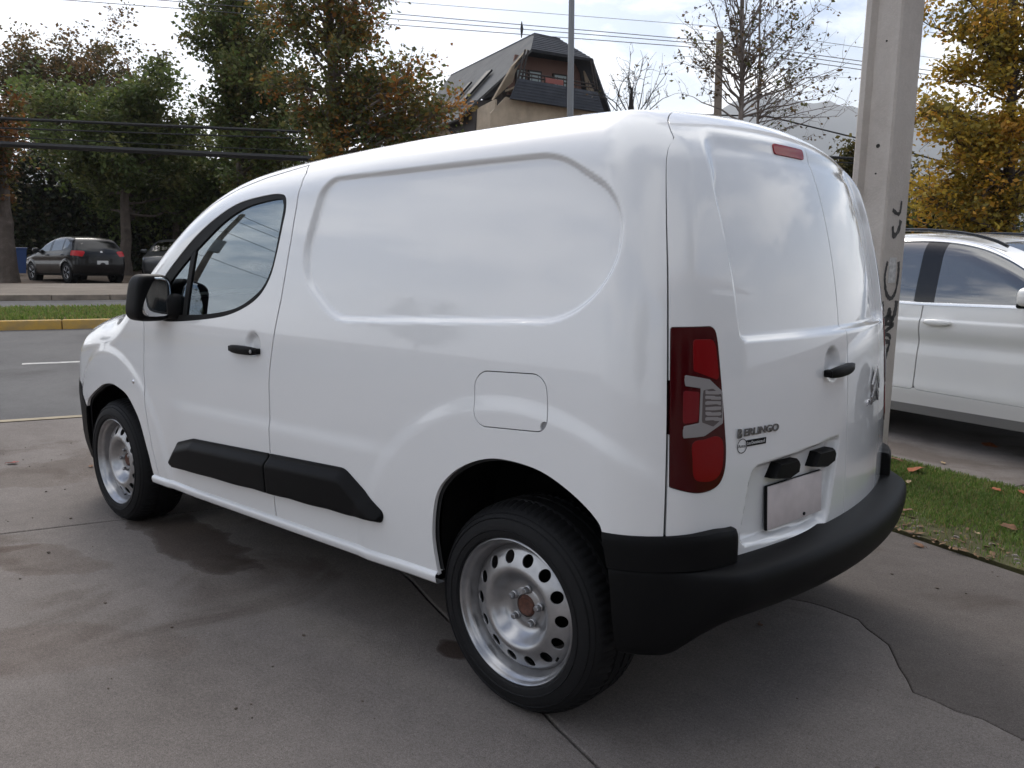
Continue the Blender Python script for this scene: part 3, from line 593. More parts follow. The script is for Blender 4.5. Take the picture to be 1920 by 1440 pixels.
# wheels
NH = 14
def make_wheel():
    w = empty('wheel')
    prof = [(.226,.012),(.232,.020),(.245,.0235),(.262,.022),(.280,.016),(.298,.006),(.309,-.006),(.3165,-.017),(.321,-.030),(.3245,-.045),(.326,-.065),(.326,-.066),(.319,-.067),(.319,-.075),(.326,-.076),(.327,-.105),(.327,-.112),(.319,-.113),(.319,-.121),(.327,-.122),(.326,-.150),(.326,-.151),(.319,-.152),(.319,-.160),(.326,-.161),(.3245,-.182),(.319,-.200),(.309,-.212),(.280,-.225),(.245,-.228),(.226,-.215)]
    n = 216; V = []; m_ = len(prof)
    for k in range(n):
        a = 2*math.pi*k/n
        for i, (r, h) in enumerate(prof):
            if 7 <= i <= 10 or 24 <= i <= 26: r = r-(.0055 if k % 3 == 0 else 0)
            elif r > .32 and (k+i) % 9 == 0: r -= .003
            V.append((r*math.cos(a), -h, r*math.sin(a)))
    F = [(k*m_+i, k*m_+i+1, ((k+1) % n)*m_+i+1, ((k+1) % n)*m_+i) for k in range(n) for i in range(m_-1)]
    ty = MB().add(V, F).build('tyre', TYRE, w, angle=32)
    rib = MB()
    for r, h in ((.252, .0238), (.286, .0142), (.300, .0048)): rib.lathe([(r-.0025, -h+.001), (r, -h-.0022), (r+.0025, -h+.0022)], 96)
    rib.build('sidewall_ring', TYRE, ty, angle=60)
    # rim lip and barrel
    lp = [(.229,.004),(.227,.012),(.222,.0145),(.218,.011),(.216,.003),(.211,-.004),(.206,-.0075),(.2035,-.018),(.200,-.030),(.197,-.040),(.196,-.060),(.196,-.20)]
    rim = MB().lathe([(r, -h) for r, h in lp], 96).build('rim', STEEL, w, angle=60)
    # pressed disc: polar sheet with round holes
    hs = Spline([(.055,-.054),(.070,-.0535),(.084,-.046),(.098,-.030),(.110,-.014),(.120,-.0075),(.128,-.0070),(.140,-.0105),(.150,-.0145),(.162,-.0195),(.174,-.026),(.184,-.032),(.196,-.046)])
    rr = np.linspace(.055, .196, 46); th = np.linspace(0, 2*np.pi, NH*24, endpoint=False)
    A, B = np.meshgrid(th, rr, indexing='ij'); e = 1e-4; sl_ = (hs(B+e)-hs(B-e))/(2*e)
    Pd = np.stack([B*np.cos(A), -hs(B), B*np.sin(A)], -1).reshape(-1, 3); Nd = np.stack([-(-sl_)*np.cos(A)*-1, -np.ones_like(A), -(-sl_)*np.sin(A)*-1], -1).reshape(-1, 3)
    Nd = np.stack([-sl_*np.cos(A), -np.ones_like(A), -sl_*np.sin(A)], -1).reshape(-1, 3); Nd /= np.linalg.norm(Nd, axis=1)[:, None]
    nt_, nr2 = A.shape; i = (np.arange(nt_)[:, None]*nr2+np.arange(nr2-1)).ravel(); j = (((np.arange(nt_)+1) % nt_)[:, None]*nr2+np.arange(nr2-1)).ravel()
    Td = np.concatenate([np.stack([i, i+1, j+1], 1), np.stack([i, j+1, j], 1)])
    fn = np.cross(Pd[Td[:, 1]]-Pd[Td[:, 0]], Pd[Td[:, 2]]-Pd[Td[:, 0]])
    if (fn[:, 1]).mean() > 0: Td = Td[:, ::-1].copy()
    hd = np.full(len(Pd), 1.)
    for k in range(NH):
        a = 2*math.pi*(k+.35)/NH; hd = np.minimum(hd, np.hypot(Pd[:, 0]-.161*math.cos(a), Pd[:, 2]-.161*math.sin(a))-.0195)
    hd = np.minimum(hd, 1)
    Vd, Td = clip(np.column_stack([Pd, Nd]), Td, hd)
    sheet_obj('wheel_disc', Vd, Td, STEEL, rim, depth=.005)
    MB().lathe([(.057,.054),(.052,.052),(.036,.050),(.034,.062)], 40).build('hub_plate', STEEL, rim, angle=40)
    MB().lathe([(.0345,.056),(.031,.048),(.027,.046),(.012,.050),(0,.052)], 32).build('hub_centre', RUST, w, angle=40)
    for k in range(5):
        a = 2*math.pi*(k+.25)/5; cx, cz = .0540*math.cos(a), .0540*math.sin(a)
        mb = MB(); mb.lathe([(.0135, .052), (.0135, .046), (.0105, .0445)], 18, c=(cx, 0, cz)); mb.lathe([(.0098, .048), (.0098, .032), (.0075, .0295), (0, .029)], 6, c=(cx, 0, cz)); mb.build('wheel_bolt', BOLT, w, angle=30)
    MB().lathe([(0,.085),(.120,.085),(.135,.09),(.15,.12),(.15,.2)], 40).build('brake_drum', DARK, w)
    MB().tube([(.150, .045, -.095), (.158, .020, -.100)], .004, 8).build('valve', BLACK, w)
    return w
WH = make_wheel(); WH.parent = van
for k, (x, y, rot_) in enumerate(((2.785, -.872, .12), (0, -.866, 1.0), (2.785, .872, .4), (0, .866, 2.2))):
    w = WH if k == 0 else copy_tree(WH, van)
    w.location = (x, y, .316); w.rotation_euler = (0, rot_, math.pi if y > 0 else 0)
for cx, pl_ in ((2.80, ARCH_R), (.03, ARCH_F)):
    for sgn in (-1, 1):
        rg = []
        pp = pl_ if cx > 1 else pl_
        for y, sc in ((.905, .985), (.86, 1.06), (.60, 1.08), (.52, .9), (.52, .01)):
            rg.append([((px-cx)*sc+cx, sgn*min(y, float(half_width(np.array((px-cx)*sc+cx), np.array(.5)))-.03), max((pz-.35)*sc+.35, .37 if px > 3.0 else .30)) for px, pz in pp])
        MB().loft(rg, closed=False, caps=False).build('wheel_arch_liner', DARK, van, fix=False)
    MB().tube([(cx-.015, -.7, .316), (cx-.015, .7, .316)], .05).build('axle', DARK, van)
# ================================================================ the place: street coordinates q (across the street) and r (along it)
ORG = np.array([-3.33, -.14]); NQ = np.array([-.930, .367]); DR = np.array([.367, .930])
def zt(q): return 0. if q <= 0 else (.0485*q if q < 6.6 else .32+.0275*(q-6.6))
def qr(q, r, z=0.): p_ = ORG+NQ*q+DR*r; return (p_[0], p_[1], z)
def at(px, py, t):                                               # a point at depth t (metres) in direction of a place seen from the camera
    return CAM+t*(fw+rt*(px-960)/FPX+up*(720-py)/FPX)
def q_of(p_): return float((np.array(p_[:2])-ORG)@NQ)
def foot(px, t, extra=0.):                                       # the ground point below a direction at depth t
    p_ = at(px, 500, t); return np.array([p_[0], p_[1], zt(q_of(p_))+extra])
def ground_mat(name, stops, scale, rough=.85, bump=.25, bscale=140, fine=.5, speck=None, blot=None, stains=()):
    m, t, b = nodes(name); g = t.nodes.new('ShaderNodeTexCoord')
    def noise(sc, det=8, ro=.6, dist=0.):
        n = t.nodes.new('ShaderNodeTexNoise'); n.inputs['Scale'].default_value = sc; n.inputs['Detail'].default_value = det; n.inputs['Roughness'].default_value = ro; n.inputs['Distortion'].default_value = dist
        t.links.new(g.outputs['Object'], n.inputs['Vector']); return n.outputs['Fac']
    def ramp(src, els):
        r = t.nodes.new('ShaderNodeValToRGB'); e = r.color_ramp.elements
        while len(e) < len(els): e.new(.5)
        for k, (p_, c) in enumerate(els): e[k].position = p_; e[k].color = (*c, 1)
        t.links.new(src, r.inputs[0]); return r.outputs[0]
    def mul(a, b_, f=1., bl='MULTIPLY'):
        x = t.nodes.new('ShaderNodeMix'); x.data_type = 'RGBA'; x.blend_type = bl; x.inputs['Factor'].default_value = f
        t.links.new(a, x.inputs[6]); t.links.new(b_, x.inputs[7]); return x.outputs[2]
    c = ramp(noise(scale, 9, .62, .4), stops)
    c = mul(c, ramp(noise(scale*22, 5, .6), [(.3, (.84, .84, .84)), (.7, (1.12, 1.12, 1.12))]), fine*.7)
    c = mul(c, ramp(noise(scale*150, 6, .85), [(.36, (.58, .57, .56)), (.64, (1.36, 1.36, 1.36))]), fine*.75)
    c = mul(c, ramp(noise(scale*420, 2, .8), [(.35, (.62, .62, .62)), (.65, (1.32, 1.32, 1.32))]), fine*.8)
    c = mul(c, ramp(noise(scale*900, 1, .5), [(.38, (.5, .5, .5)), (.62, (1.4, 1.4, 1.4))]), fine*.55)
    if blot: c = mul(c, ramp(noise(blot[0], 6, .55, 1.2), [(blot[1], blot[2]), (blot[1]+.09, (1, 1, 1))]), 1.)
    for (sx, sy, rx, ry, an, col) in stains:                     # spilt and dried patches with ragged rims
        mp = t.nodes.new('ShaderNodeMapping'); mp.vector_type = 'TEXTURE'; mp.inputs['Location'].default_value = (sx, sy, 0); mp.inputs['Rotation'].default_value = (0, 0, an); mp.inputs['Scale'].default_value = (rx, ry, 1)
        wob_ = t.nodes.new('ShaderNodeTexNoise'); wob_.inputs['Scale'].default_value = 4.5; wob_.inputs['Detail'].default_value = 6; t.links.new(g.outputs['Object'], wob_.inputs['Vector'])
        ad = t.nodes.new('ShaderNodeVectorMath'); ad.operation = 'MULTIPLY_ADD'; ad.inputs[1].default_value = (1.5, 1.5, 0); t.links.new(wob_.outputs['Color'], ad.inputs[0]); t.links.new(mp.outputs[0], ad.inputs[2]); t.links.new(g.outputs['Object'], mp.inputs[0])
        sb_ = t.nodes.new('ShaderNodeVectorMath'); sb_.operation = 'SUBTRACT'; sb_.inputs[1].default_value = (.75, .75, 0); t.links.new(ad.outputs[0], sb_.inputs[0]); cx_ = t.nodes.new('ShaderNodeVectorMath'); cx_.operation = 'MULTIPLY'; cx_.inputs[1].default_value = (1, 1, 0); t.links.new(sb_.outputs[0], cx_.inputs[0])
        ln_ = t.nodes.new('ShaderNodeVectorMath'); ln_.operation = 'LENGTH'; t.links.new(cx_.outputs[0], ln_.inputs[0]); c = mul(c, ramp(ln_.outputs['Value'], [(.78, col), (.98, tuple(.5+.5*k_ for k_ in col)), (1.0, (1, 1, 1))]), 1.)
    t.links.new(c, b.inputs['Base Color']); b.inputs['Roughness'].default_value = rough; b.inputs['Specular IOR Level'].default_value = .25
    bp = t.nodes.new('ShaderNodeBump'); bp.inputs['Strength'].default_value = bump; bp.inputs['Distance'].default_value = .01
    t.links.new(noise(bscale, 5, .7), bp.inputs['Height']); t.links.new(bp.outputs[0], b.inputs['Normal'])
    return m
CONC = ground_mat('driveway_concrete', [(.28, (.145, .126, .115)), (.5, (.198, .176, .163)), (.74, (.236, .212, .198))], .55, fine=.85, bump=.5, bscale=260, blot=(.9, .36, (.70, .66, .63)), stains=((.62, -.78, .62, .17, R(-6), (.45, .40, .37)), (.35, -1.38, .36, .16, R(20), (.80, .76, .73)), (-.05, -1.72, .5, .06, R(65), (.72, .66, .63)), (2.36, -.72, .09, .07, 0, (.35, .28, .25)), (-1.3, -.9, .35, .22, .4, (.82, .79, .76)), (1.3, -1.7, .5, .22, .8, (.9, .87, .85))))
CONC_D = ground_mat('dark_concrete', [(.30, (.090, .078, .071)), (.5, (.122, .107, .099)), (.72, (.146, .130, .121))], .6, fine=.85, bump=.5, bscale=260, blot=(1.1, .36, (.74, .70, .67)))
ASPH = ground_mat('asphalt', [(.3, (.088, .086, .088)), (.55, (.116, .114, .115)), (.75, (.138, .135, .135))], .5, blot=(.35, .36, (.75, .74, .74)))
SOIL = ground_mat('soil', [(.3, (.075, .052, .038)), (.55, (.125, .092, .066)), (.75, (.185, .145, .105))], 1.2, fine=.7, bump=.6)
PAVE = ground_mat('worn_pavement', [(.3, (.15, .125, .10)), (.55, (.20, .17, .14)), (.75, (.235, .205, .175))], .8)
LAWN = ground_mat('lawn_soil', [(.3, (.06, .055, .025)), (.55, (.085, .082, .035)), (.75, (.14, .12, .06))], 1.6, fine=.6, bump=.6)
YELLOW = mat('kerb_yellow', (.52, .31, .055), .7, dirt=(.36, .24, .09), scale=6)
KGREY = mat('kerb_grey', (.20, .165, .13), .8, var=.25, scale=5)
CREAM = mat('gutter_cream', (.30, .25, .17), .8, var=.3, scale=3)
# ground: one sheet that follows the street's rise and runs to the horizon
qs = [-2800, -60, -20, -6, 0, 6.6, 13.4, 40, 120, 400, 3000]; rs = [-2800, -200, -40, -15, 0, 15, 40, 200, 2800]
def zfar(q): return zt(min(q, 120))-.03
Vg = [qr(q, r, zfar(q)) for q in qs for r in rs]; nr3 = len(rs)
tag(mesh_obj('ground', Vg, [(i*nr3+k, (i+1)*nr3+k, (i+1)*nr3+k+1, i*nr3+k+1) for i in range(len(qs)-1) for k in range(nr3-1)], SOIL, smooth_=False), kind='structure')
def slab_mesh(name, outline_, z0, z1, m_, parent=None, bev=.008):
    bm = bmesh.new(); vs = [bm.verts.new(p_[:2]+(z1 if len(p_) < 3 else p_[2],)) for p_ in outline_]; f = bm.faces.new(vs)
    if f.normal.z < 0: f.normal_flip()
    bm.normal_update()
    if f.normal.z < 0: bmesh.ops.reverse_faces(bm, faces=[f])
    e = bmesh.ops.extrude_face_region(bm, geom=[f]); nv_ = [v for v in e['geom'] if isinstance(v, bmesh.types.BMVert)]
    for v in f.verts: v.co.z += z0-z1
    bmesh.ops.recalc_face_normals(bm, faces=bm.faces)
    top = [ed for ed in bm.edges if all(abs(v.co.z-z1) < 1e-6 for v in ed.verts)]
    if bev: bmesh.ops.bevel(bm, geom=top, offset=bev, segments=2, affect='EDGES', profile=.5)
    me = bpy.data.meshes.new(name); bm.to_mesh(me); bm.free(); me.materials.append(m_); return link(bpy.data.objects.new(name, me), parent)
rnd = random.Random(4)
def wob(q0, q1, r, amp, n=26, ph=0.):                              # an uneven edge along q
    g = random.Random(ph); return [(q0+(q1-q0)*k/n, r+amp*(g.random()-.5)*(0 if k in (0, n) else 1)) for k in range(n+1)]
drv = tag(empty('driveway'), kind='structure')
E_B = wob(-3.376, -16, 1.632, .016, 60, 3); E_C = wob(-3.376, -16, 2.90, .045, 190, 8)
E_C = [(q, 2.92+.11*math.tanh((q+6.2)*6)+.035*math.sin(q*7)+.02*math.sin(q*17+1)+(r-2.90)*.6) for q, r in E_C]
sl_defs = [([(0, -40), (0, 1.626)]+[(-3.364, 1.626), (-3.364, -40)], CONC), ([(0, 1.640), (0, 4.12), (-3.364, 4.12), (-3.364, 1.640)], CONC),
    ([(-3.378, -40)]+[(q, r-.005) for q, r in E_B]+[(-16, -40)], CONC), ([(q, r+.005) for q, r in E_B]+[(q, r-.0008) for q, r in E_C][::-1], CONC),
    ([(q, r+.0008) for q, r in E_C]+[(-16, 4.12), (-3.378, 4.12)], CONC_D), ([(0, 5.53), (0, 40), (-5.0, 40), (-5.0, 5.53)], CONC), ([(-5.014, 5.53), (-5.014, 40), (-16, 40), (-16, 5.53)], CONC)]
for o_, m_ in sl_defs: slab_mesh('slab', [qr(q, r)[:2] for q, r in o_], -.06, 0., m_, drv, bev=.006)
mesh_obj('joint_bed', [qr(-40, -45, -.018), qr(0, -45, -.018), qr(0, 45, -.018), qr(-40, 45, -.018)], [(0, 3, 2, 1)], mat('joint_dirt', (.03, .025, .022), .95), drv, smooth_=False)
slab_mesh('slab', [qr(q, r)[:2] for q, r in [(-16.01, -45), (-16.01, 45), (-40, 45), (-40, -45)]], -.06, 0., CONC, drv)
def strip(name, q0, q1, r0, r1, h, m_, n=1, kind='structure', parent=None):
    V = []; F = []
    for k in range(n+1):
        r = r0+(r1-r0)*k/n; V += [qr(q0, r, zt(q0)+h), qr(q1, r, zt(q1)+h)]
    F = [(2*k, 2*k+1, 2*k+3, 2*k+2) for k in range(n)]
    o = mesh_obj(name, V, F, m_, parent, smooth_=False)
    me = o.data; bm = bmesh.new(); bm.from_mesh(me); bmesh.ops.recalc_face_normals(bm, faces=bm.faces)
    if sum(f.normal.z for f in bm.faces) < 0: bmesh.ops.reverse_faces(bm, faces=bm.faces)
    bm.to_mesh(me); bm.free()
    return tag(o, kind=kind) if kind else o
strip('gutter', 0., .085, -60, 60, .006, CREAM)
strip('road', .085, 6.6, -120, 120, .002, ASPH, 6)
strip('road', 9.65, 13.4, -120, 120, .002, ASPH, 6)
LINE = mat('road_paint', (.50, .49, .47), .7, dirt=(.25, .25, .25), scale=9)
for k, (a, b) in enumerate(((-.33, 6.5), (-8.6, -3.6))): strip('lane_marking', 3.12, 3.23, a, b, .006, LINE)
def kerb_row(name, q, w, h, L, r0, r1, m_):
    p_ = tag(empty(name), kind='structure'); n = int((r1-r0)/L); bx = None
    ang = math.atan2(DR[1], DR[0])
    for k in range(n):
        c = qr(q, r0+(k+.5)*L, zt(q))
        if bx is None: bx = MB().box((0, 0, 0), (L-.012, w, h+.2), bev=.018).build('kerb_stone', m_, p_, angle=50)
        o = bx if k == 0 else bx.copy()
        if k: COL.objects.link(o); o.parent = p_
        o.location = (c[0], c[1], c[2]+h-(h+.2)/2+(rnd.random()-.5)*.006); o.rotation_euler = (0, 0, ang+(rnd.random()-.5)*.006)
kerb_row('kerb_yellow', 6.68, .16, .145, 1.0, -14, 22, YELLOW)
kerb_row('kerb_far_median', 9.58, .14, .13, 1.0, -14, 22, KGREY)
kerb_row('kerb_far', 13.47, .15, .13, 1.2, -16, 26, KGREY)
tag(strip('median_lawn', 6.75, 9.52, -60, 60, .125, LAWN, 1), kind='structure')
strip('footway', 13.54, 18.9, -60, 60, .12, PAVE)
tag(slab_mesh('lawn', [qr(q, r)[:2] for q, r in [(-.05, 4.14), (-.05, 5.51), (-16, 5.51), (-16, 4.14)]], -.05, .012, LAWN, bev=0), kind='structure')
# grass blades
def blades(name, pts, hmin, hmax, wmul, cols, seed, lab, parent=None):
    g = np.random.default_rng(seed); n = len(pts); P = np.array(pts); a = g.random(n)*6.283; h = hmin+(hmax-hmin)*g.random(n); w = wmul*(.6+.8*g.random(n)); ln = h*(.2+.6*g.random(n)); b = g.random(n)*6.283
    sx = np.stack([np.cos(a), np.sin(a), 0*a], 1)*w[:, None]/2; bend = np.stack([np.cos(b), np.sin(b), 0*b], 1)*ln[:, None]; upv = np.stack([0*a, 0*a, h], 1)
    V = np.concatenate([P-sx, P+sx, P+sx*.8+bend*.3+upv*.6, P-sx*.8+bend*.3+upv*.6, P+bend+upv*.97]); i = np.arange(n)
    F = np.concatenate([np.stack([i, i+n, i+2*n], 1), np.stack([i, i+2*n, i+3*n], 1), np.stack([i+3*n, i+2*n, i+4*n], 1)])
    me_o = mesh_obj(name, V, F, leaf_mat(name+'_blades', .35)); c = np.array(cols)[g.integers(0, len(cols), n)]*(.7+.6*g.random((n, 1)))
    at_ = me_o.data.attributes.new('tint', 'FLOAT_COLOR', 'POINT'); at_.data.foreach_set('color', np.concatenate([np.tile(c, (5, 1)), np.ones((5*n, 1))], 1).astype(np.float32).ravel())
    return tag(me_o, lab, 'grass', kind='stuff')
g = np.random.default_rng(7); GREENS = [(.12,.20,.04), (.15,.23,.05), (.18,.25,.065), (.10,.165,.035), (.26,.23,.09)]
pts = []
dens = lambda q, r: .15+.85*smooth((r-4.20-.28*abs(math.sin(q*1.7+.6))*(1 if q < -5.4 else .4))/.28)*(1-.75*smooth((-6.1-q)/.4)*smooth((4.95-r)/.3))
for q, r in zip(-9+6.5*g.random(120000), 4.14+1.38*g.random(120000)):
    if g.random() < dens(q, r): pts.append(qr(q, r, .012))
blades('grass', pts, .012, .036, .005, GREENS, 3, 'short green lawn grass beside the driveway')
pts = [qr(6.76+2.75*a, -4+16*b, zt(6.76+2.75*a)+.122) for a, b in g.random((30000, 2))]
blades('grass', pts, .04, .09, .02, [(.12,.20,.035), (.16,.23,.05), (.19,.24,.06), (.24,.22,.08)], 5, 'bright green grass on the median behind the yellow kerb')
# pebbles and bits of soil along the lawn edge
mbp = MB(); gp = random.Random(2)
for k in range(260):
    q = -8.5+5.0*gp.random(); r = 4.13+.26*abs(gp.gauss(0, .6)); sz = .006+.012*gp.random()**2; V_, F_ = superquad(qr(q, r, .012), (sz, sz*.7, sz*.5), .9, 6, 4); mbp.add(V_, F_)
tag(mbp.build('gravel', mat('pebble', (.22, .19, .17), .8, var=.4, scale=30)), 'small pebbles along the bare edge of the lawn', 'gravel', kind='stuff')
# fallen leaves, each a curled blade with a stalk
LEAFM = [mat('leaf_orange', (.34, .10, .025), .7, dirt=(.2, .05, .02), scale=60), mat('leaf_brown', (.20, .095, .045), .8, dirt=(.12, .06, .03), scale=60), mat('leaf_tan', (.42, .30, .17), .75, var=.25, scale=50), mat('leaf_red', (.25, .03, .02), .7, var=.3, scale=60)]
def leaf(px, py, size, mi, label, group=None, lift=.0, z0=0.):
    d = at(px, py, 1)-CAM; t_ = (z0-CAM[2])/d[2]; p_ = CAM+d*t_
    gl = random.Random(int(px*7+py)); V = []; n = 14; rim_ = []
    for k in range(n):
        a = 2*math.pi*k/n; rr_ = size*(.55+.30*abs(math.cos(a*2.5))+.12*gl.random()); x_, y_ = rr_*math.cos(a)*1.25, rr_*math.sin(a)*.8
        rim_.append((x_, y_, .35*size*(y_/size)**2+.12*size*gl.random()+.003))
    V = rim_+[(0, 0, .004), ]; F = [(k, (k+1) % n, n) for k in range(n)]
    V2 = [(x_, y_, z_+.0012) for x_, y_, z_ in V]; F2 = F[:]
    mb = MB(); mb.add(V2, F2); mb.add(V, [f[::-1] for f in F]); mb.tube([(size*.55, 0, .006), (size*1.25, size*.2, .012), (size*1.5, size*.3, .004)], .0012, 5)
    o = mb.build('fallen_leaf', LEAFM[mi], loc=(p_[0], p_[1], z0+lift), fix=False); o.rotation_euler = (gl.random()*.25, gl.random()*.2, gl.random()*6.28); tag(o, label, 'leaf', group or 'fallen autumn leaves'); return o
leaf(1718, 892, 0.0720, 0, 'large orange fallen leaf lying on the lawn beside the van bumper', lift=.035)
leaf(1680, 873, 0.0396, 1, 'small brown fallen leaf on the lawn touching the van bumper edge', lift=.04)
leaf(1703, 916, 0.0252, 2, 'pale tan fallen leaf on the lawn below the large orange one', lift=.04)
leaf(1865, 931, 0.0360, 0, 'orange fallen leaf on the far right of the lawn', lift=.04)
leaf(1915, 936, 0.0288, 0, 'orange fallen leaf at the right edge of the picture on the lawn', lift=.04)
leaf(1855, 838, 0.0612, 0, 'orange fallen leaf on the concrete below the white parked car', lift=.004)
leaf(1768, 870, 0.0252, 2, 'pale fallen leaf on the concrete between lawn and white car', lift=.004)
leaf(1722, 1025, 0.0252, 1, 'little brown fallen leaf on dark concrete near the lawn corner', lift=.004)
leaf(1700, 968, 0.0324, 1, 'brown fallen leaf on the bare soil edge behind the van bumper', lift=.03)
leaf(1890, 1000, 0.0396, 1, 'brown curled fallen leaf on the dry patch of lawn', lift=.03)
leaf(1830, 1012, 0.0216, 2, 'cream fallen leaf on the soil at the lawn edge', lift=.03)
leaf(25, 870, 0.0360, 3, 'dark red fallen leaf on the concrete ahead of the front wheel', lift=.004)
leaf(171, 876, 0.0216, 1, 'tiny brown fallen leaf on the concrete beside the front tyre', lift=.004)
leaf(1425, 1175, 0.0158, 1, 'tiny fallen leaf under the rear bumper of the van', lift=.003)
# ================================================================ parked cars (one builder, different outlines)
def make_car(name, cfg, paint, parent_loc, rz, label, cat='car', group=None):
    root = tag(empty(name, parent_loc, rz), label, cat, group)
    PR, HCc = Spline(cfg['prof']), Spline(cfg['hc']); x0, x1, w = cfg['x0'], cfg['x1'], cfg['w']; wb = cfg['wb']; wr = cfg['wr']; feat = cfg.get('feat')
    rzs = Spline(cfg['rear'])
    def f(P):
        x, y, z = P[:, 0], P[:, 1], P[:, 2]; a = np.abs(y)
        hw = PR(z)-np.where(x > wb-.3, ((x-wb+.3)/1.2)**2*.10, 0)-np.where(x < .4, ((.4-x)/1.3)**2*.14, 0)
        if feat: hw = hw+feat(x, z)
        hs = (HCc(x+.01)-HCc(x-.01))/.02
        gr_ = (z-(HCc(x)-.05*(y/.7)**2))/np.sqrt(1+hs*hs); gb = x-(rzs(z)-.16*y*y); gf = (x0+.25*y*y+.28*np.maximum(z-.6, 0)+.2*np.maximum(.35-z, 0))-x; d = 0
        for g_, r_ in ((a-hw, .10), (gr_, .12), (gb, .12), (gf, .2)): d = d+np.maximum(g_/r_+1, 0)**2
        return (np.sqrt(d)-1)*.1
    V, T = sheet(f, outline(x0, x1, w, .4, .3, cfg['n']), HCc, (x0+.2, x1-.45), cfg['zb'], .20, .22, cfg['rows'], (x0+.5, x1-.8))
    x, y, z = V[:, 0], V[:, 1], V[:, 2]; sd = np.abs(y) > .45
    S_ = lambda poly: np.where(sd, poly_sd(poly, x, z), -.12)
    win = S_(cfg['win']); arch = np.maximum(S_(np.array([(cfg['ar']*math.cos(t_), wr+cfg['ar']*.98*math.sin(t_)-.0) for t_ in np.linspace(-1.2, math.pi+1.2, 40)])), S_(np.array([(wb+cfg['ar']*math.cos(t_), wr+cfg['ar']*.98*math.sin(t_)) for t_ in np.linspace(-1.2, math.pi+1.2, 40)])))
    ws = np.where((z > cfg['belt']) & (x < cfg['ws'][1]+.1), poly_sd(fillet([(cfg['ws'][0], -.66, .06), (cfg['ws'][1], -.54, .06), (cfg['ws'][1], .54, .06), (cfg['ws'][0], .66, .06)], 4), x, y), -.12)
    rw = np.where(x > cfg['rw'][2], poly_sd(fillet([(-.60, cfg['rw'][0], .06), (-.50, cfg['rw'][1], .06), (.50, cfg['rw'][1], .06), (.60, cfg['rw'][0], .06)], 4), y, z), -.12)
    lamp = np.where(x > wb+.3, poly_sd(cfg['lamp'], np.abs(y), z), -.12)
    sill = np.where(z < cfg['sill'], cfg['sill']-z, -(z-cfg['sill']))
    def reg(*ph):
        A = np.column_stack([V]+list(ph)); B = T
        for k in range(len(ph)): A, B = clip(A, B, A[:, 7+k])
        return A[:, :7], B
    gap = .004; doors = [S_(d_) for d_ in cfg['doors']]
    out = np.maximum.reduce(doors)
    A, B = reg(-win, -arch, -ws, -rw, -lamp, -sill, -out-gap); sheet_obj('body', A, B, paint, root, depth=.02)
    A, B = reg(sill, -arch); sheet_obj('sill_trim', A, B, cfg['sillm'], root, depth=.02)
    for dd in doors:
        for sg in (-1, 1):
            A, B = reg(dd-.001, -win, -arch, -sill, y*sg-.3)
            if len(B):
                do = sheet_obj('door', A, B, paint, root, depth=.02)
                if cfg.get('handle'):
                    dx = float(A[:, 0].max())-.17; hy = float(PR(cfg['handle'])); Vh, Fh = superquad((dx, sg*(hy+.030), cfg['handle']), (.115, .020, .024), .75, 20, 10); MB().add(Vh, Fh).build('handle', paint, do, angle=60)
    pil = cfg['pillar']; pf = np.full(len(V), -1.)
    for a_, b_, sl_ in pil: pf = np.maximum(pf, np.minimum(x-sl_*(z-1.1)-a_, b_-x+sl_*(z-1.1)))
    for sg in (-1, 1):
        A, B = reg(win+.004, -pf, y*sg-.3); sheet_obj('side_window', A, B, cfg['glass'], root, off=-.006, depth=0)
        for a_, b_, sl_ in pil: A, B = reg(win+.004, np.minimum(x-sl_*(z-1.1)-a_, b_-x+sl_*(z-1.1)), y*sg-.3); sheet_obj('pillar_trim', A, B, GBLACK, root, off=-.004, depth=.01)
        if cfg.get('chrome'):
            A, B = reg(win+.016, -win+.004, y*sg-.3); sheet_obj('window_trim', A, B, CHROME, root, off=.004, depth=.012)
        A, B = reg(lamp-.002, y*sg); lo_ = sheet_obj('tail_lamp', A, B, cfg['lampm'], root, off=.004, depth=.02)
        Vm, Fm = superquad((0, 0, 0), (.075, .105, .072), .6, 24, 12); mr = empty('door_mirror', (cfg['mir'][0], sg*cfg['mir'][1], cfg['mir'][2]), parent=root)
        MB().add([(a, b, c) for a, b, c in Vm], Fm).build('mirror_cap', paint, mr, angle=60); MB().box((.01, 0, -.058), (.12, .17, .035), bev=.015).build('mirror_base', BLACKP, mr); MB().box((.02, -sg*.11, -.06), (.06, .12, .03), bev=.01).build('mirror_arm', BLACKP, mr)
        if cfg.get('rail'):
            xs_ = np.linspace(*cfg['rail'], 24); MB().tube([(a, sg*(.615-.05*((a-2)/1.5)**2), float(HCc(a))-.012+.018*math.sin(math.pi*k/23)**.4) for k, a in enumerate(xs_)], .013, 8).build('roof_rail', GBLACK, root)
    A, B = reg(ws); sheet_obj('windscreen', A, B, cfg['glass'], root, off=-.004, depth=0)
    A, B = reg(rw); sheet_obj('rear_window', A, B, GBLACK, root, off=-.003, depth=.01)
    A, B = reg(-win-.004, -arch, -ws, -rw); sheet_obj('inner_shell', A, B, DARK, root, off=-.03, depth=0)
    MB().box(((wb)/2, 0, .36), (wb+1.0, 1.4, .16)).build('floor_pan', DARK, root, smooth_=False)
    for yy in (-.38, .38):
        Vm, Fm = superquad((1.75, yy, .95), (.10, .24, .36), .5); MB().add(Vm, Fm).build('seat', DARK, root)
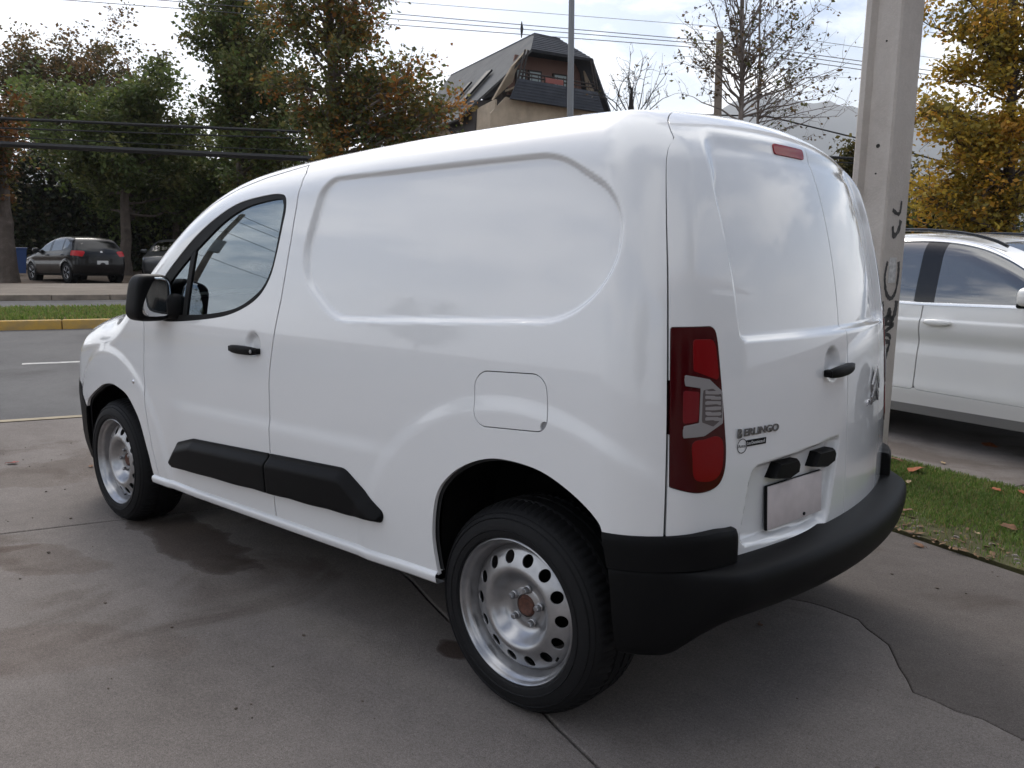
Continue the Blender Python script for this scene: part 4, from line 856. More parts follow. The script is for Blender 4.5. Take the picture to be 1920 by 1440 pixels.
    for px_, py_ in ((0, -1), (0, 1), (wb, -1), (wb, 1)):
        wl = empty('wheel', (px_, py_*(w-.115), wr), parent=root)
        MB().lathe([(wr*.66, -.10), (wr*.74, -.115), (wr*.9, -.11), (wr*.985, -.085), (wr, -.05), (wr, .05), (wr*.985, .085), (wr*.9, .11), (wr*.66, .10)], 48).build('tyre', TYRE, wl)
        mb = MB(); mb.lathe([(wr*.67, -.10), (wr*.64, -.105), (wr*.61, -.09), (wr*.60, -.02)], 40)
        for k in range(5):
            a0_ = 2*math.pi*k/5
            for s_ in (-.13, .13): mb.tube([(wr*.10*math.cos(a0_), -.085, wr*.10*math.sin(a0_)), (wr*.62*math.cos(a0_+s_), -.088, wr*.62*math.sin(a0_+s_))], .020, 6)
        mb.lathe([(0, -.10), (.05, -.098), (.07, -.085), (.07, -.04)], 20); ri = mb.build('rim', cfg['rim'], wl); MB().lathe([(0, -.03), (wr*.6, -.03)], 30).build('brake_disc', DARK, wl)
        if py_ > 0: wl.rotation_euler = (0, 0, math.pi)
        MB().lathe([(cfg['ar']*1.02, -.10), (cfg['ar']*1.02, .12), (0, .13)], 30, c=(px_, py_*(w-.14), wr)).build('wheel_well', DARK, root) if py_ > 0 else MB().lathe([(cfg['ar']*1.02, .10), (cfg['ar']*1.02, -.12), (0, -.13)], 30, c=(px_, py_*(w-.14)-0, wr)).build('wheel_well', DARK, root)
    xr = float(rzs(.72)); MB().box((xr-.005, 0, cfg['plate']), (.02, .36, .12), bev=.004).build('number_plate', mat(name+'_plate', (.6, .6, .58), .5), root)
    MB().lathe([(0, 0), (.035, 0), (.04, -.004), (0, -.012)], 16, axis='z').build('badge', CHROME, root).matrix_local = Matrix.Translation((float(rzs(.95))+.006, 0, .95)) @ Matrix.Rotation(R(90), 4, 'Y')
    return root
GBLACK = mat('gloss_black', (.006, .006, .007), .12, spec=.5); TINT = glass_mat('dark_glass', (.045, .055, .055), 2.7)
WHITE2 = mat('white_car_paint', (.82, .815, .80), .25, coat=1.); BLKCAR = mat('black_car_paint', (.006, .006, .007), .25, coat=.3, spec=.3); GRYCAR = mat('charcoal_car_paint', (.022, .024, .027), .3, coat=.4)
LREDc = mat('car_lamp_red', (.45, .012, .015), .2)
def suv_feat(x, z):
    h = .012*smooth((.985-z)/.03)*smooth((z-.72)/.22)-.014*np.exp(-((z-.80)/.07)**2)+.010*np.exp(-((z-.42)/.07)**2)
    for cx in (0, 2.86): h = h+.018*(1-smooth((np.hypot(x-cx, z-.36)-.43)/.09))
    return h
SUV = dict(prof=[(.18,.86),(.32,.905),(.45,.925),(.6,.928),(.75,.928),(.9,.930),(1.0,.925),(1.08,.915),(1.16,.897),(1.3,.858),(1.45,.812),(1.6,.760),(1.8,.69)],
    hc=[(-.95,.78),(-.8,.92),(-.5,1.02),(-.1,1.075),(.25,1.11),(.45,1.16),(.7,1.315),(1.0,1.475),(1.3,1.59),(1.6,1.645),(2.0,1.672),(2.5,1.665),(2.95,1.635),(3.25,1.595),(3.5,1.53),(3.9,1.40)],
    rear=[(.15,3.72),(.5,3.80),(.8,3.80),(1.0,3.77),(1.2,3.66),(1.4,3.52),(1.6,3.35),(1.8,3.1)], x0=-.86, x1=3.8, w=.93, wb=2.86, wr=.365, ar=.43, zb=.22, n=(8, 24, 180, 16, 40, 16, 220, 24, 8), rows=(110, 22, 10),
    belt=1.1, ws=(.42, 1.28), rw=(1.16, 1.50, 3.2), sill=.295, sillm=mat('sill_grey', (.22, .215, .21), .6), feat=suv_feat, handle=.955,
    win=np.concatenate([[(.62,1.105),(.56,1.13)], catmull([(.60,1.165),(.80,1.30),(1.05,1.435),(1.30,1.525),(1.60,1.572),(2.0,1.583),(2.4,1.572),(2.8,1.53),(3.1,1.46),(3.30,1.37)], 5, False), [(3.33,1.31),(3.22,1.20),(2.6,1.125),(1.6,1.095)]]),
    doors=[fillet([(.45,1.09,.02),(.56,1.17,.02),(1.0,1.47,.1),(1.32,1.585,.1),(1.60,1.62,.01),(1.575,1.10,.02),(1.60,.42,.04),(.58,.40,.06),(.50,.75,.1)], 4), fillet([(1.608,1.62,.01),(2.3,1.625,.1),(2.66,1.58,.05),(2.72,1.13,.05),(2.70,.80,.1),(2.42,.62,.15),(2.36,.42,.05),(1.610,.42,.02),(1.585,1.10,.02)], 4)],
    pillar=[(1.50, 1.67, .06), (2.58, 2.66, -.06)], glass=TINT, chrome=True, lamp=fillet([(.42,1.02,.03),(.88,1.02,.03),(.88,.88,.03),(.42,.90,.03)], 4), lampm=LREDc, mir=(.70,1.02,1.17), rail=(1.15, 3.0), rim=STEEL, plate=.80)
make_car('parked_suv', SUV, WHITE2, (4.287, 4.568, 0), R(160), 'white parked sport utility car with chrome window trim', 'car')
def hatch_feat(x, z):
    h = .010*smooth((.90-z)/.04)-.010*np.exp(-((z-.68)/.08)**2)
    for cx in (0, 2.52): h = h+.015*(1-smooth((np.hypot(x-cx, z-.31)-.37)/.08))
    return h
HATCH = dict(prof=[(.15,.78),(.3,.83),(.45,.855),(.6,.862),(.8,.862),(.92,.850),(1.0,.825),(1.15,.765),(1.3,.70),(1.45,.63),(1.6,.56)],
    hc=[(-.9,.66),(-.75,.78),(-.5,.87),(-.1,.94),(.2,.985),(.4,1.04),(.7,1.20),(1.0,1.335),(1.3,1.42),(1.7,1.47),(2.1,1.475),(2.5,1.445),(2.8,1.40),(3.0,1.34),(3.3,1.22)],
    rear=[(.15,3.10),(.4,3.19),(.7,3.20),(.9,3.17),(1.05,3.09),(1.2,2.97),(1.4,2.80),(1.6,2.55)], x0=-.82, x1=3.18, w=.862, wb=2.52, wr=.305, ar=.36, zb=.2, n=(6, 14, 90, 12, 36, 12, 90, 14, 6), rows=(60, 14, 8),
    belt=.96, ws=(.36, 1.15), rw=(1.00, 1.30, 2.6), sill=.27, sillm=BLACKP, feat=hatch_feat, handle=.86,
    win=np.concatenate([[(.55,.965),(.50,.985)], catmull([(.56,1.03),(.80,1.17),(1.05,1.285),(1.35,1.375),(1.7,1.405),(2.1,1.39),(2.45,1.33)], 4, False), [(2.62,1.24),(2.55,1.10),(2.2,1.02),(1.4,.985)]]),
    doors=[fillet([(.40,.95,.02),(.50,1.03,.02),(.9,1.26,.05),(1.2,1.37,.05),(1.45,1.43,.02),(1.42,.97,.02),(1.45,.33,.04),(.50,.32,.05)], 3), fillet([(1.458,1.43,.02),(2.1,1.43,.05),(2.5,1.33,.05),(2.42,.95,.05),(2.25,.60,.1),(2.02,.34,.05),(1.458,.33,.03),(1.428,.97,.02)], 3)],
    pillar=[(1.36, 1.50, -.02), (2.20, 2.28, -.1)], glass=TINT, lamp=fillet([(.48,.98,.04),(.86,1.00,.04),(.86,.84,.03),(.60,.80,.03)], 4), lampm=LREDc, mir=(.62,.93,1.02), rim=STEEL, plate=.62)
pc = foot(140, 27.6); dv_ = at(120, 500, 1)-CAM; va = math.atan2(dv_[1], dv_[0])
hd_ = va+R(24)                                                   # nose direction: away and to the left
def place_heading(h): return h+math.pi                            # local -x is the nose
c_ = np.array([1.25, 0.]); rot2 = place_heading(hd_); off_ = np.array([math.cos(rot2)*c_[0], math.sin(rot2)*c_[0]])
make_car('parked_hatchback', HATCH, BLKCAR, (pc[0]-off_[0], pc[1]-off_[1], zt(q_of(pc))-.02), rot2, 'black hatchback with red tail lamps parked on the dirt across the street', 'car')
pc = foot(330, 29.5); rot2 = place_heading(va+R(165)); off_ = np.array([math.cos(rot2)*1.25, math.sin(rot2)*1.25])
H2 = dict(HATCH); H2['glass'] = TINT
make_car('parked_car', H2, GRYCAR, (pc[0]-off_[0], pc[1]-off_[1], zt(q_of(pc))-.02), rot2, 'charcoal car half hidden behind the van mirror and pillar', 'car')

# litter: grit, twigs and specks swept about on the concrete
mbl = MB(); gq = random.Random(11)
for k in range(520):
    x_, y_ = gq.uniform(-3.2, 4.4), gq.uniform(-2.6, 2.0)
    if abs(y_) < .95 and -.8 < x_ < 3.4: continue
    sz = .002+.006*gq.random()**4; V_, F_ = superquad((x_, y_, sz*.4), (sz*(.7+gq.random()), sz, sz*.5), .9, 6, 4); mbl.add(V_, F_)
tag(mbl.build('debris', mat('grit', (.09, .07, .055), .9, var=.5, scale=9)), 'specks of grit scattered over the concrete around the van', 'grit', kind='stuff')

# dry leaf crumbs and twigs where the lawn meets the concrete
mbc = MB(); gc = random.Random(21)
for k in range(620):
    q = gc.uniform(-8.6, -4.6); r = 4.10+abs(gc.gauss(0, .17))+(.25*gc.random() if q < -6.2 else 0); a_ = gc.random()*6.28; L_ = .008+.022*gc.random()**2; w_ = L_*(.25+.5*gc.random()); c_ = np.array(qr(q, r, .016+.012*gc.random())); e1 = np.array([math.cos(a_), math.sin(a_), gc.uniform(-.4, .4)])*L_; e2 = np.array([-math.sin(a_), math.cos(a_), gc.uniform(-.4, .4)])*w_
    mbc.add([c_-e1, c_+e2, c_+e1, c_-e2], [(0, 1, 2, 3)])
tag(mbc.build('leaf_litter', mat('dry_litter', (.20, .12, .06), .85, dirt=(.10, .055, .03), scale=40), smooth_=False, fix=False), 'brown leaf crumbs along the near edge of the lawn', 'litter', kind='stuff')
# ================================================================ poles and cables
PCONC = ground_mat('pole_concrete', [(.3, (.40, .355, .32)), (.55, (.52, .475, .435)), (.75, (.58, .54, .50))], 1.4, bump=.35, bscale=60, fine=.35)
def concrete_pole(base, ang, H, lean, label):
    root = tag(empty('concrete_pole', base, ang), label, 'pole'); w0, d0 = .132, .135; rings = []
    for z in np.concatenate([[-.1], np.linspace(0, H, 14)]):
        k = 1-.020*max(z, 0); w, d = w0*k, d0*k; c = .030; e = .062*k; b = .045*k; s_ = .022
        pts = [(-w+c*.4, -d), (-e-s_, -d), (-e, -d+b), (e, -d+b), (e+s_, -d), (w-c*.4, -d), (w, -d+c*.4), (w, d-c*.4), (w-c*.4, d), (e+s_, d), (e, d-b), (-e, d-b), (-e-s_, d), (-w+c*.4, d), (-w, d-c*.4), (-w, -d+c*.4)]
        rings.append([(x+lean[0]*z, y+lean[1]*z, z) for x, y in pts])
    MB().loft(rings).build('shaft', PCONC, root, smooth_=False)
    hm = mat('bolt_hole', (.02, .018, .016), .9)
    for z, hr_ in ((.75, .006), (1.52, .006), (1.95, .006), (2.12, .014), (2.75, .006)): MB().lathe([(0, -.002), (hr_*.85, -.002), (hr_, .002)], 12).build('bolt_hole', hm, root, loc=(.012+lean[0]*z, -d0*(1-.02*z)+.045*(1-.02*z)-.001+lean[1]*z, z))
    return root
PB = np.array([2.50, 2.95]); vd = PB-CAM[:2]; va_ = math.atan2(vd[1], vd[0])
CP = concrete_pole((PB[0], PB[1], 0), va_-math.pi/2-R(30), 8.5, (.012, .004), 'thick precast concrete utility pole with graffiti beside the white van')
# graffiti: painted strokes lying on the right-hand face (local +x)
INK = mat('black_spray_paint', (.045, .042, .04), .8, var=.6, scale=25)
def stroke(pts, w, n=26, fade=1.):
    c = catmull(pts, 8, False); V = []; gs_ = random.Random(len(pts))
    for k in range(len(c)):
        t = c[min(k+1, len(c)-1)]-c[max(k-1, 0)]; t = t/(np.linalg.norm(t)+1e-9); nrm = np.array([-t[1], t[0]])*w*1.25*(.7+.5*gs_.random())/2
        for s_ in (1, -1):
            y, z = c[k]+s_*nrm; y = max(-.135, min(.135, y)); V.append((.1322*(1-.020*z)+.012*z+.0012, y*.86*(1-.02*z)+.004*z, z))
    mb = MB(); mb.add(V, [(2*k, 2*k+1, 2*k+3, 2*k+2) for k in range(len(c)-1)]); return mb.build('graffiti', INK, CP, smooth_=False)
stroke([(-.05,1.62),(-.02,1.56),(.04,1.60),(.06,1.66)], .03); stroke([(-.07,1.72),(.03,1.70),(.05,1.78)], .022)
stroke([(-.08,1.40),(-.10,1.30),(-.06,1.20),(.01,1.165),(.07,1.21),(.09,1.32),(.08,1.40)], .026)
stroke([(-.11,1.145),(-.09,1.06),(-.06,1.02),(-.01,1.05),(.00,1.09),(.03,1.03),(.05,1.02),(.09,1.08),(.10,1.15)], .040)
stroke([(-.12,.93),(-.09,.98),(-.02,1.00),(.08,.995),(.00,.965),(-.08,.94),(.02,.93),(.06,.90)], .022)
stroke([(-.10,.87),(-.05,.80),(-.01,.755),(.02,.82),(.04,.88),(-.04,.885)], .026)
MB().box((.1322*(1-.02*1.345)+.012*1.345+.0006, .004, 1.345), (.002, .085, .16)).build('paper_notice', mat('worn_paper', (.5, .49, .48), .8, var=.2, scale=40), CP, smooth_=False).rotation_euler = (0, R(.0), 0)
GREYM = mat('galvanised_grey', (.22, .225, .23), .55, metal=.3)
fp = foot(1066, 19.5); tp = at(1076, -330, 19.5)
lpst = tag(empty('street_lamp', tuple(fp)), 'tall grey steel lamp post in front of the slate roofed house', 'lamp post')
rel = np.array(tp)-fp; MB().tube([(0, 0, -.2), rel*.35, rel], [.085, .078, .06], 12).build('post', GREYM, lpst); MB().tube([(0, 0, 0), (0, 0, .35)], .12, 12).build('base_sleeve', GREYM, lpst)
mb = MB().tube([rel, rel+[.3, -.5, .25], rel+[.6, -1.4, .3]], .035, 8); mb.build('bracket_arm', GREYM, lpst); MB().add(*superquad(tuple(rel+[.68, -1.6, .28]), (.14, .32, .07), .6)).build('lamp_head', GREYM, lpst)
WOOD = ground_mat('weathered_wood', [(.3, (.16, .125, .10)), (.55, (.235, .19, .155)), (.75, (.30, .25, .21))], 1.5, bump=.4)
def wood_pole(px0, px1, py_top, t, label, arms=()):
    b = foot(px0, t); tp_ = at(px1, py_top, t); r = tp_-b; o = tag(empty('utility_pole', tuple(b)), label, 'pole')
    MB().tube([(0, 0, -.2), r*.5, r], [.13, .12, .105], 12).build('post', WOOD, o)
    for zf, L, dirv in arms: c = r*zf; MB().box(tuple(c), (L, .09, .11), rz=dirv).build('crossarm', WOOD, o)
    return b+r, o
UT, UP = wood_pole(1338, 1350, 62, 24, 'short weathered utility pole behind the bare sapling')
for k, (a, z_) in enumerate(((.25, -.35), (.25, -.75), (.25, -1.05))): MB().tube([tuple(UT-np.array(UP.location)+[0, 0, z_]), tuple(UT-np.array(UP.location)+[.16, .12, z_+.08])], .03, 6).build('insulator_pin', GREYM, UP)
CAB_ = mat('cable_black', (.012, .012, .013), .6); CABG = mat('cable_grey', (.10, .10, .11), .6)
def cable(pts, rad, label, sag=0., m_=CAB_, n=24, group='overhead cables'):
    P = []; pts = [np.array(p_, float) for p_ in pts]
    for a, b in zip(pts[:-1], pts[1:]):
        for k in range(n): u = k/n; p_ = a+(b-a)*u; P.append((p_[0], p_[1], p_[2]-sag*4*u*(1-u)))
    P.append(tuple(pts[-1])); return tag(MB().tube(P, rad, 6).build('power_cable', m_), label, 'cable', group)
L0 = [(-700, -110, 27), (-700, -98, 27), (-700, -80, 27), (-700, -62, 27.5)]; Rr = [(2700, 246, 23), (2700, 262, 23), (2700, 276, 23), (2700, 286, 23)]; yy = (50, 78, 84, 92)
labs = ('uppermost thin cable crossing the sky to the utility pole', 'second cable from the top crossing above the house roof', 'third cable from the top crossing above the house roof', 'lowest of the four cables crossing above the house roof')
for k in range(4): cable([at(*L0[k]), at(1345, yy[k], 24), at(*Rr[k])], .011 if k else .007, labs[k], .0, CABG)
sp = at(978, 57, 25.1); mb = MB(); mb.tube([sp+[0, 0, .26], sp+[.01, 0, .05], sp-[0, 0, .22]], [.012, .05, .012], 8); tag(mb.build('cable_spacer', CAB_), 'small dark spacer clamped on the cables left of the lamp post', 'spacer')
for k, (y0, y1, rd, lb) in enumerate(((222, 262, .045, 'black cable, upper of the heavy ones before the left trees'), (240, 271, .022, 'thin black cable between the two heavy ones at left'), (270, 313, .085, 'thickest black cable bundle crossing the left trees'), (256, 300, .014, 'faint thin cable just above the thick cable bundle'))):
    cable([at(-500, y0-70, 22), at(0, y0, 22), at(900, y1, 24), at(1700, y1+40, 24)], rd, lb, .0)
cable([at(1180, 212, 30), at(1440, 218, 30), at(1620, 262, 29), at(2400, 480, 27)], .028, 'dark cable sloping down behind the concrete pole', .0)
# ================================================================ trees
def make_tree(name, label, base, trunk_top, r0, crowns, n_limb, n_twig, leaves, lsize, cols, seed, bark, forks=1., upward=.0, group=None, lean=None, twig_r=.006, cat='tree', wild=1., low=1.):
    g = np.random.default_rng(seed); base = np.array(base, float); root = tag(empty(name, tuple(base)), label, cat, group)
    tv, tf, rv = [], [], []; MBt = MB(); top = np.array(trunk_top, float)
    n = 10; tr = np.array([top*k/n+np.array([g.normal(0, .02), g.normal(0, .02), 0])*top[2]*.12*(0 < k < n) for k in range(n+1)]); tr[0, 2] = -.2
    MBt.tube(tr, r0*np.linspace(1, .28, n+1)*np.where(np.arange(n+1) == 0, 1.25, 1), 9)
    cw = np.array([c[3]*c[4]*c[5] for c in crowns], float); cw /= cw.sum(); tips = []; LP = []
    for k in range(n_limb):
        c = crowns[g.choice(len(crowns), p=cw)]; v = g.normal(size=3); v /= np.linalg.norm(v); v *= g.random()**(1/3)*.97
        tip = np.array(c[:3])+v*np.array(c[3:6]); 
        u = np.clip(.25+.75*(tip[2]/max(top[2], .1))*.75*low*g.uniform(.75, 1.05), .22*low, .98); s0 = np.array([np.interp(u, np.linspace(0, 1, n+1), tr[:, i]) for i in range(3)])
        if s0[2] > tip[2]-.1 and g.random() < .8: s0 = s0*np.clip((tip[2]*.8)/max(s0[2], .01), .25, 1)
        mid = s0*.5+tip*.5+np.array([0, 0, upward*np.linalg.norm(tip-s0)*.25])+g.normal(0, .06*wild, 3)*np.linalg.norm(tip-s0)
        tt = np.linspace(0, 1, 7)[:, None]; path = s0*(1-tt)**2+2*mid*tt*(1-tt)+tip*tt**2; path[1:-1] += g.normal(0, .015, (5, 3))*np.linalg.norm(tip-s0)
        rr_ = r0*(1-.72*u)*.55*g.uniform(.5, 1); MBt.tube(path, np.linspace(max(rr_, twig_r*1.6), twig_r, 7), 5, False)
        for j in range(n_twig):
            w = g.uniform(.35, 1.0); p0 = path[min(int(w*6), 5)]+(path[min(int(w*6)+1, 6)]-path[min(int(w*6), 5)])*(w*6 % 1); d = g.normal(size=3)+(tip-s0)/np.linalg.norm(tip-s0)*.9+[0, 0, .35+upward]; d /= np.linalg.norm(d)
            L = np.linalg.norm(tip-s0)*g.uniform(.15, .38); p2 = p0+d*L; pm = (p0+p2)/2+g.normal(0, .1, 3)*L; MBt.tube([p0, pm, p2], [twig_r*1.1, twig_r*.8, twig_r*.45], 4, False); LP += [(p0, pm, p2)]
        LP.append((path[3], path[5], path[6]))
    MBt.build('trunk', bark, root, fix=False)
    if leaves:
        m_ = len(LP); idx = g.integers(0, m_, leaves); A = np.array(LP)[idx]; u = g.random((leaves, 1))**.5; P = A[:, 0]*(1-u)**2+2*A[:, 1]*u*(1-u)+A[:, 2]*u*u
        P = P+g.normal(0, 1, (leaves, 3))*lsize*np.array([1.5, 1.5, 1.1])*(1 if leaves > 3000 else .3)
        a = g.normal(size=(leaves, 3)); a[:, 2] = a[:, 2]*.6-.25; a /= np.linalg.norm(a, axis=1)[:, None]; b = np.cross(a, g.normal(size=(leaves, 3))); b /= np.linalg.norm(b, axis=1)[:, None]; nn_ = np.cross(a, b)
        s_ = lsize*(.55+.9*g.random((leaves, 1))); V = np.concatenate([P-a*s_*.1, P+a*s_*.45+b*s_*.34+nn_*s_*.10, P+a*s_, P+a*s_*.45-b*s_*.34+nn_*s_*.10]); i = np.arange(leaves)
        F = np.concatenate([np.stack([i, i+leaves, i+2*leaves], 1), np.stack([i, i+2*leaves, i+3*leaves], 1)])
        cr_ = mesh_obj('crown', V, F, leaf_mat(name+'_leaf'), root, smooth_=False)
        # clumps share a hue: each twig draws its own colour
        tw = np.array(cols)[np.minimum((g.random(m_)**1.0*len(cols)).astype(int), len(cols)-1)]*(.65+.7*g.random((m_, 1))); c = tw[idx]*(.75+.5*g.random((leaves, 1)))
        at_ = cr_.data.attributes.new('tint', 'FLOAT_COLOR', 'POINT'); at_.data.foreach_set('color', np.concatenate([np.tile(c, (4, 1)), np.ones((4*leaves, 1))], 1).astype(np.float32).ravel())
    return root
BARK = ground_mat('bark', [(.3, (.055, .042, .034)), (.55, (.10, .08, .066)), (.75, (.16, .13, .11))], 3., bump=.8, bscale=30); BARKL = ground_mat('pale_bark', [(.3, (.13, .105, .09)), (.55, (.20, .165, .145)), (.75, (.27, .23, .20))], 3., bump=.6, bscale=30)
def crown_px(b, t, boxes):                                        # crown ellipsoids, given as extents seen at depth t, relative to the base
    o = []
    for x0, y0, x1, y1, *dp in boxes:
        c = at((x0+x1)/2, (y0+y1)/2, t+(dp[0] if dp else 0))-b; rx = (x1-x0)/2/FPX*t; rz_ = (y1-y0)/2/FPX*t; o.append((c[0], c[1], c[2], rx, rx, rz_))
    return o
G1 = [(.095,.130,.034), (.125,.160,.045), (.080,.112,.032), (.165,.17,.054), (.115,.135,.042)]; BRN = [(.17,.105,.045), (.13,.095,.04), (.10,.09,.035), (.20,.12,.05), (.08,.08,.03)]
MIXL = [(.10,.125,.04), (.14,.15,.05), (.24,.16,.04), (.32,.14,.035), (.18,.165,.06), (.11,.115,.04)]; YEL = [(.42,.275,.035), (.50,.33,.042), (.37,.275,.045), (.31,.245,.046), (.46,.24,.035), (.23,.19,.042)]
def T(label, px, t, toppx, toppy, r0, boxes, nl, nt, lv, ls, cols, seed, bark=BARK, **k):
    b = foot(px, t); tp_ = at(toppx, toppy, t)-b; return make_tree(k.pop('name', 'broadleaf_tree'), label, b, tp_, r0, crown_px(b, t, boxes), nl, nt, lv, ls, cols, seed, bark, **k)
T('russet tree rising behind the green one at far left', 90, 46, 110, 120, .28, [(-60,40,150,260), (90,30,290,230), (0,130,120,330)], 64, 10, 17000, .19, BRN, 1)
T('dense dark green tree above the black hatchback', 236, 33, 230, 190, .24, [(40,110,250,300), (180,105,380,310), (60,200,350,380), (120,300,420,440,3)], 84, 12, 46000, .16, G1, 2)
T('tall green tree reaching the top of the picture left of the street tree', 455, 31, 440, 20, .26, [(320,-60,560,140), (380,60,620,300), (330,130,480,260), (420,230,640,400)], 84, 11, 29000, .15, G1+[(.10,.10,.03), (.13,.10,.03)], 3)
T('slim street tree with orange and green leaves behind the van roof', 632, 19, 606, -260, .15, [(480,-120,760,90), (500,60,790,240), (640,100,870,260), (530,180,730,330), (700,200,900,300), (760,140,890,290)], 92, 11, 19500, .105, MIXL, 4, BARKL)
T('gnarled trunk with a few orange leaves at the left edge', 16, 26, 0, 250, .27, [(-120,140,60,330), (-60,280,48,400)], 22, 9, 5000, .14, [(.20,.08,.025), (.14,.07,.02), (.08,.075,.02)], 5)
T('green tree behind the cars between the two darker trunks', 330, 37, 330, 300, .2, [(250,250,440,420), (380,240,560,420)], 36, 9, 15000, .2, G1, 14)
T('small bare tree with crooked dark branches right of the house', 1160, 36, 1185, 165, .20, [(1105,120,1180,215), (1170,100,1265,205), (1130,90,1230,160)], 16, 8, 160, .09, BRN, 6, mat('dark_bark', (.035, .03, .028), .9), upward=.05, twig_r=.010, wild=2.4, name='bare_tree')
T('tall bare sapling with sparse yellowing leaves above the rear doors', 1393, 14, 1394, -330, .062, [(1235,-40,1420,200), (1380,-60,1600,160), (1300,-160,1500,60), (1480,40,1615,260)], 60, 9, 2300, .058, [(.12,.085,.05), (.10,.10,.03), (.16,.10,.04), (.08,.06,.05)], 7, BARKL, upward=.15, twig_r=.0030, name='bare_tree', low=.85)
T('second thinner bare stem just right of the tall bare sapling', 1413, 15.5, 1432, -200, .04, [(1360,-40,1560,220), (1440,60,1610,280)], 34, 8, 500, .055, [(.12,.085,.05), (.10,.10,.03), (.16,.10,.04)], 8, BARKL, upward=.15, twig_r=.0030, name='bare_tree', low=.85)
T('golden autumn tree behind the white parked car', 1900, 13.5, 1906, -160, .12, [(1720,-60,1900,120), (1840,-120,2080,160), (1700,150,1900,330), (1800,180,2080,420), (1690,300,1900,440), (1740,60,1860,220)], 90, 11, 30000, .075, YEL, 9)
T('olive shrub peeping out left of the concrete pole', 1600, 26, 1600, 330, .1, [(1540,255,1660,400), (1600,240,1720,420)], 24, 9, 8000, .13, [(.10,.085,.025), (.13,.10,.03), (.075,.075,.025)], 10, name='shrub', cat='shrub')
T('dark green shrub growing behind the roof of the white parked car', 1760, 17, 1760, 380, .08, [(1660,340,1800,520), (1780,370,1960,540)], 30, 9, 9000, .10, [(.04,.055,.018), (.06,.07,.02), (.10,.085,.02)], 11, name='shrub', cat='shrub')
# a clipped dark hedge mass behind the cars, leaves on a core
def hedge(name, label, p0, p1, h, d, n, cols, seed, ls):
    g = np.random.default_rng(seed); p0, p1 = np.array(p0), np.array(p1); L = np.linalg.norm(p1-p0); e = (p1-p0)/L; nrm = np.array([-e[1], e[0], 0]); root = tag(empty(name, tuple(p0)), label, 'hedge')
    u = g.random(n)*L; hh = h*(.86+.14*np.sin(u*.9+seed)+.08*np.sin(u*2.7)); face = g.random(n); v = np.where(face < .7, -1, g.uniform(-1, 1, n))*d/2+g.normal(0, .15, n); w = np.where(face < .7, g.random(n)*hh, hh+g.normal(0, .12, n))
    P = e*u[:, None]+nrm*v[:, None]; P[:, 2] += w; a = g.normal(size=(n, 3)); a /= np.linalg.norm(a, axis=1)[:, None]; b = np.cross(a, g.normal(size=(n, 3))); b /= np.linalg.norm(b, axis=1)[:, None]; s_ = ls*(.6+.8*g.random((n, 1)))
    V = np.concatenate([P-a*s_*.5, P+b*s_*.3, P+a*s_*.5, P-b*s_*.3]); i = np.arange(n); F = np.stack([i, i+n, i+2*n, i+3*n], 1)
    o = mesh_obj('foliage', V, F, leaf_mat(name+'_leaf', .2), root, smooth_=False); c = np.array(cols)[g.integers(0, len(cols), n)]*(.6+.8*g.random((n, 1)))
    at_ = o.data.attributes.new('tint', 'FLOAT_COLOR', 'POINT'); at_.data.foreach_set('color', np.concatenate([np.tile(c, (4, 1)), np.ones((4*n, 1))], 1).astype(np.float32).ravel())
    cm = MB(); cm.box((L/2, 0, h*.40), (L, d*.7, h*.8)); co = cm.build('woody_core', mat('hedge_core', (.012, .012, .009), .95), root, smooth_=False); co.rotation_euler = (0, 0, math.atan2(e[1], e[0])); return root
a0, a1 = foot(-160, 36), foot(620, 40); hedge('tall_hedge', 'tall dark hedge behind the parked cars across the street', a0, a1, 4.6, 1.6, 26000, [(.022,.030,.010), (.030,.040,.013), (.018,.024,.009), (.045,.035,.015)], 3, .22)
# ================================================================ houses
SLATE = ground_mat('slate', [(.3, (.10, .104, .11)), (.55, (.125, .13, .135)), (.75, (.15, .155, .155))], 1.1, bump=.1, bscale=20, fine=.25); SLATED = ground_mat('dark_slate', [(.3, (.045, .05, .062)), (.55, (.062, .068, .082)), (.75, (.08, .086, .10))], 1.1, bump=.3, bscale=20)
STUCCO = mat('cream_stucco', (.46, .37, .27), .8, var=.12, scale=2); TIMBER = mat('dark_timber', (.035, .026, .022), .7); REDW = mat('reddish_wall', (.20, .11, .085), .8); SHADEW = mat('window_dark', (.012, .014, .017), .5, spec=.2)
th = 50.; hb = foot(1035, th); ex_ = rt*np.array([1, 1, 0]); ex_ /= np.linalg.norm(ex_); fx = np.array([fw[0], fw[1], 0]); fx /= np.linalg.norm(fx)
A_H = R(28); ux = ex_*math.cos(A_H)-fx*math.sin(A_H)*-1; ux = ex_*math.cos(A_H)+fx*math.sin(A_H)*1.0; vx = np.array([-ux[1], ux[0], 0])      # ux along the front, vx to the back
if vx@fx < 0: vx = -vx
house = tag(empty('slate_roof_house', tuple(hb)), 'house with steep grey slate mansard roof and a balcony', 'house')
def hp(u, v, z): return tuple(ux*u+vx*v+np.array([0, 0, z]))
zpx = lambda y: (500-y)/FPX*th+CAM[2]-hb[2]
Zr, Ze, Zp0, Zp1, Zb = zpx(76), zpx(120), zpx(172), zpx(208), 0.
def quad_part(name, pts, m_, th_=.12):
    P = [Vector(p_) for p_ in pts]; n_ = (P[1]-P[0]).cross(P[2]-P[0]).normalized(); mb = MB(); k = len(P); mb.add(list(P)+[p_-n_*th_ for p_ in P], [tuple(range(k)), tuple(range(k, 2*k))[::-1]]+[(i, (i+1) % k, k+(i+1) % k, k+i) for i in range(k)]); return mb.build(name, m_, house, smooth_=False)
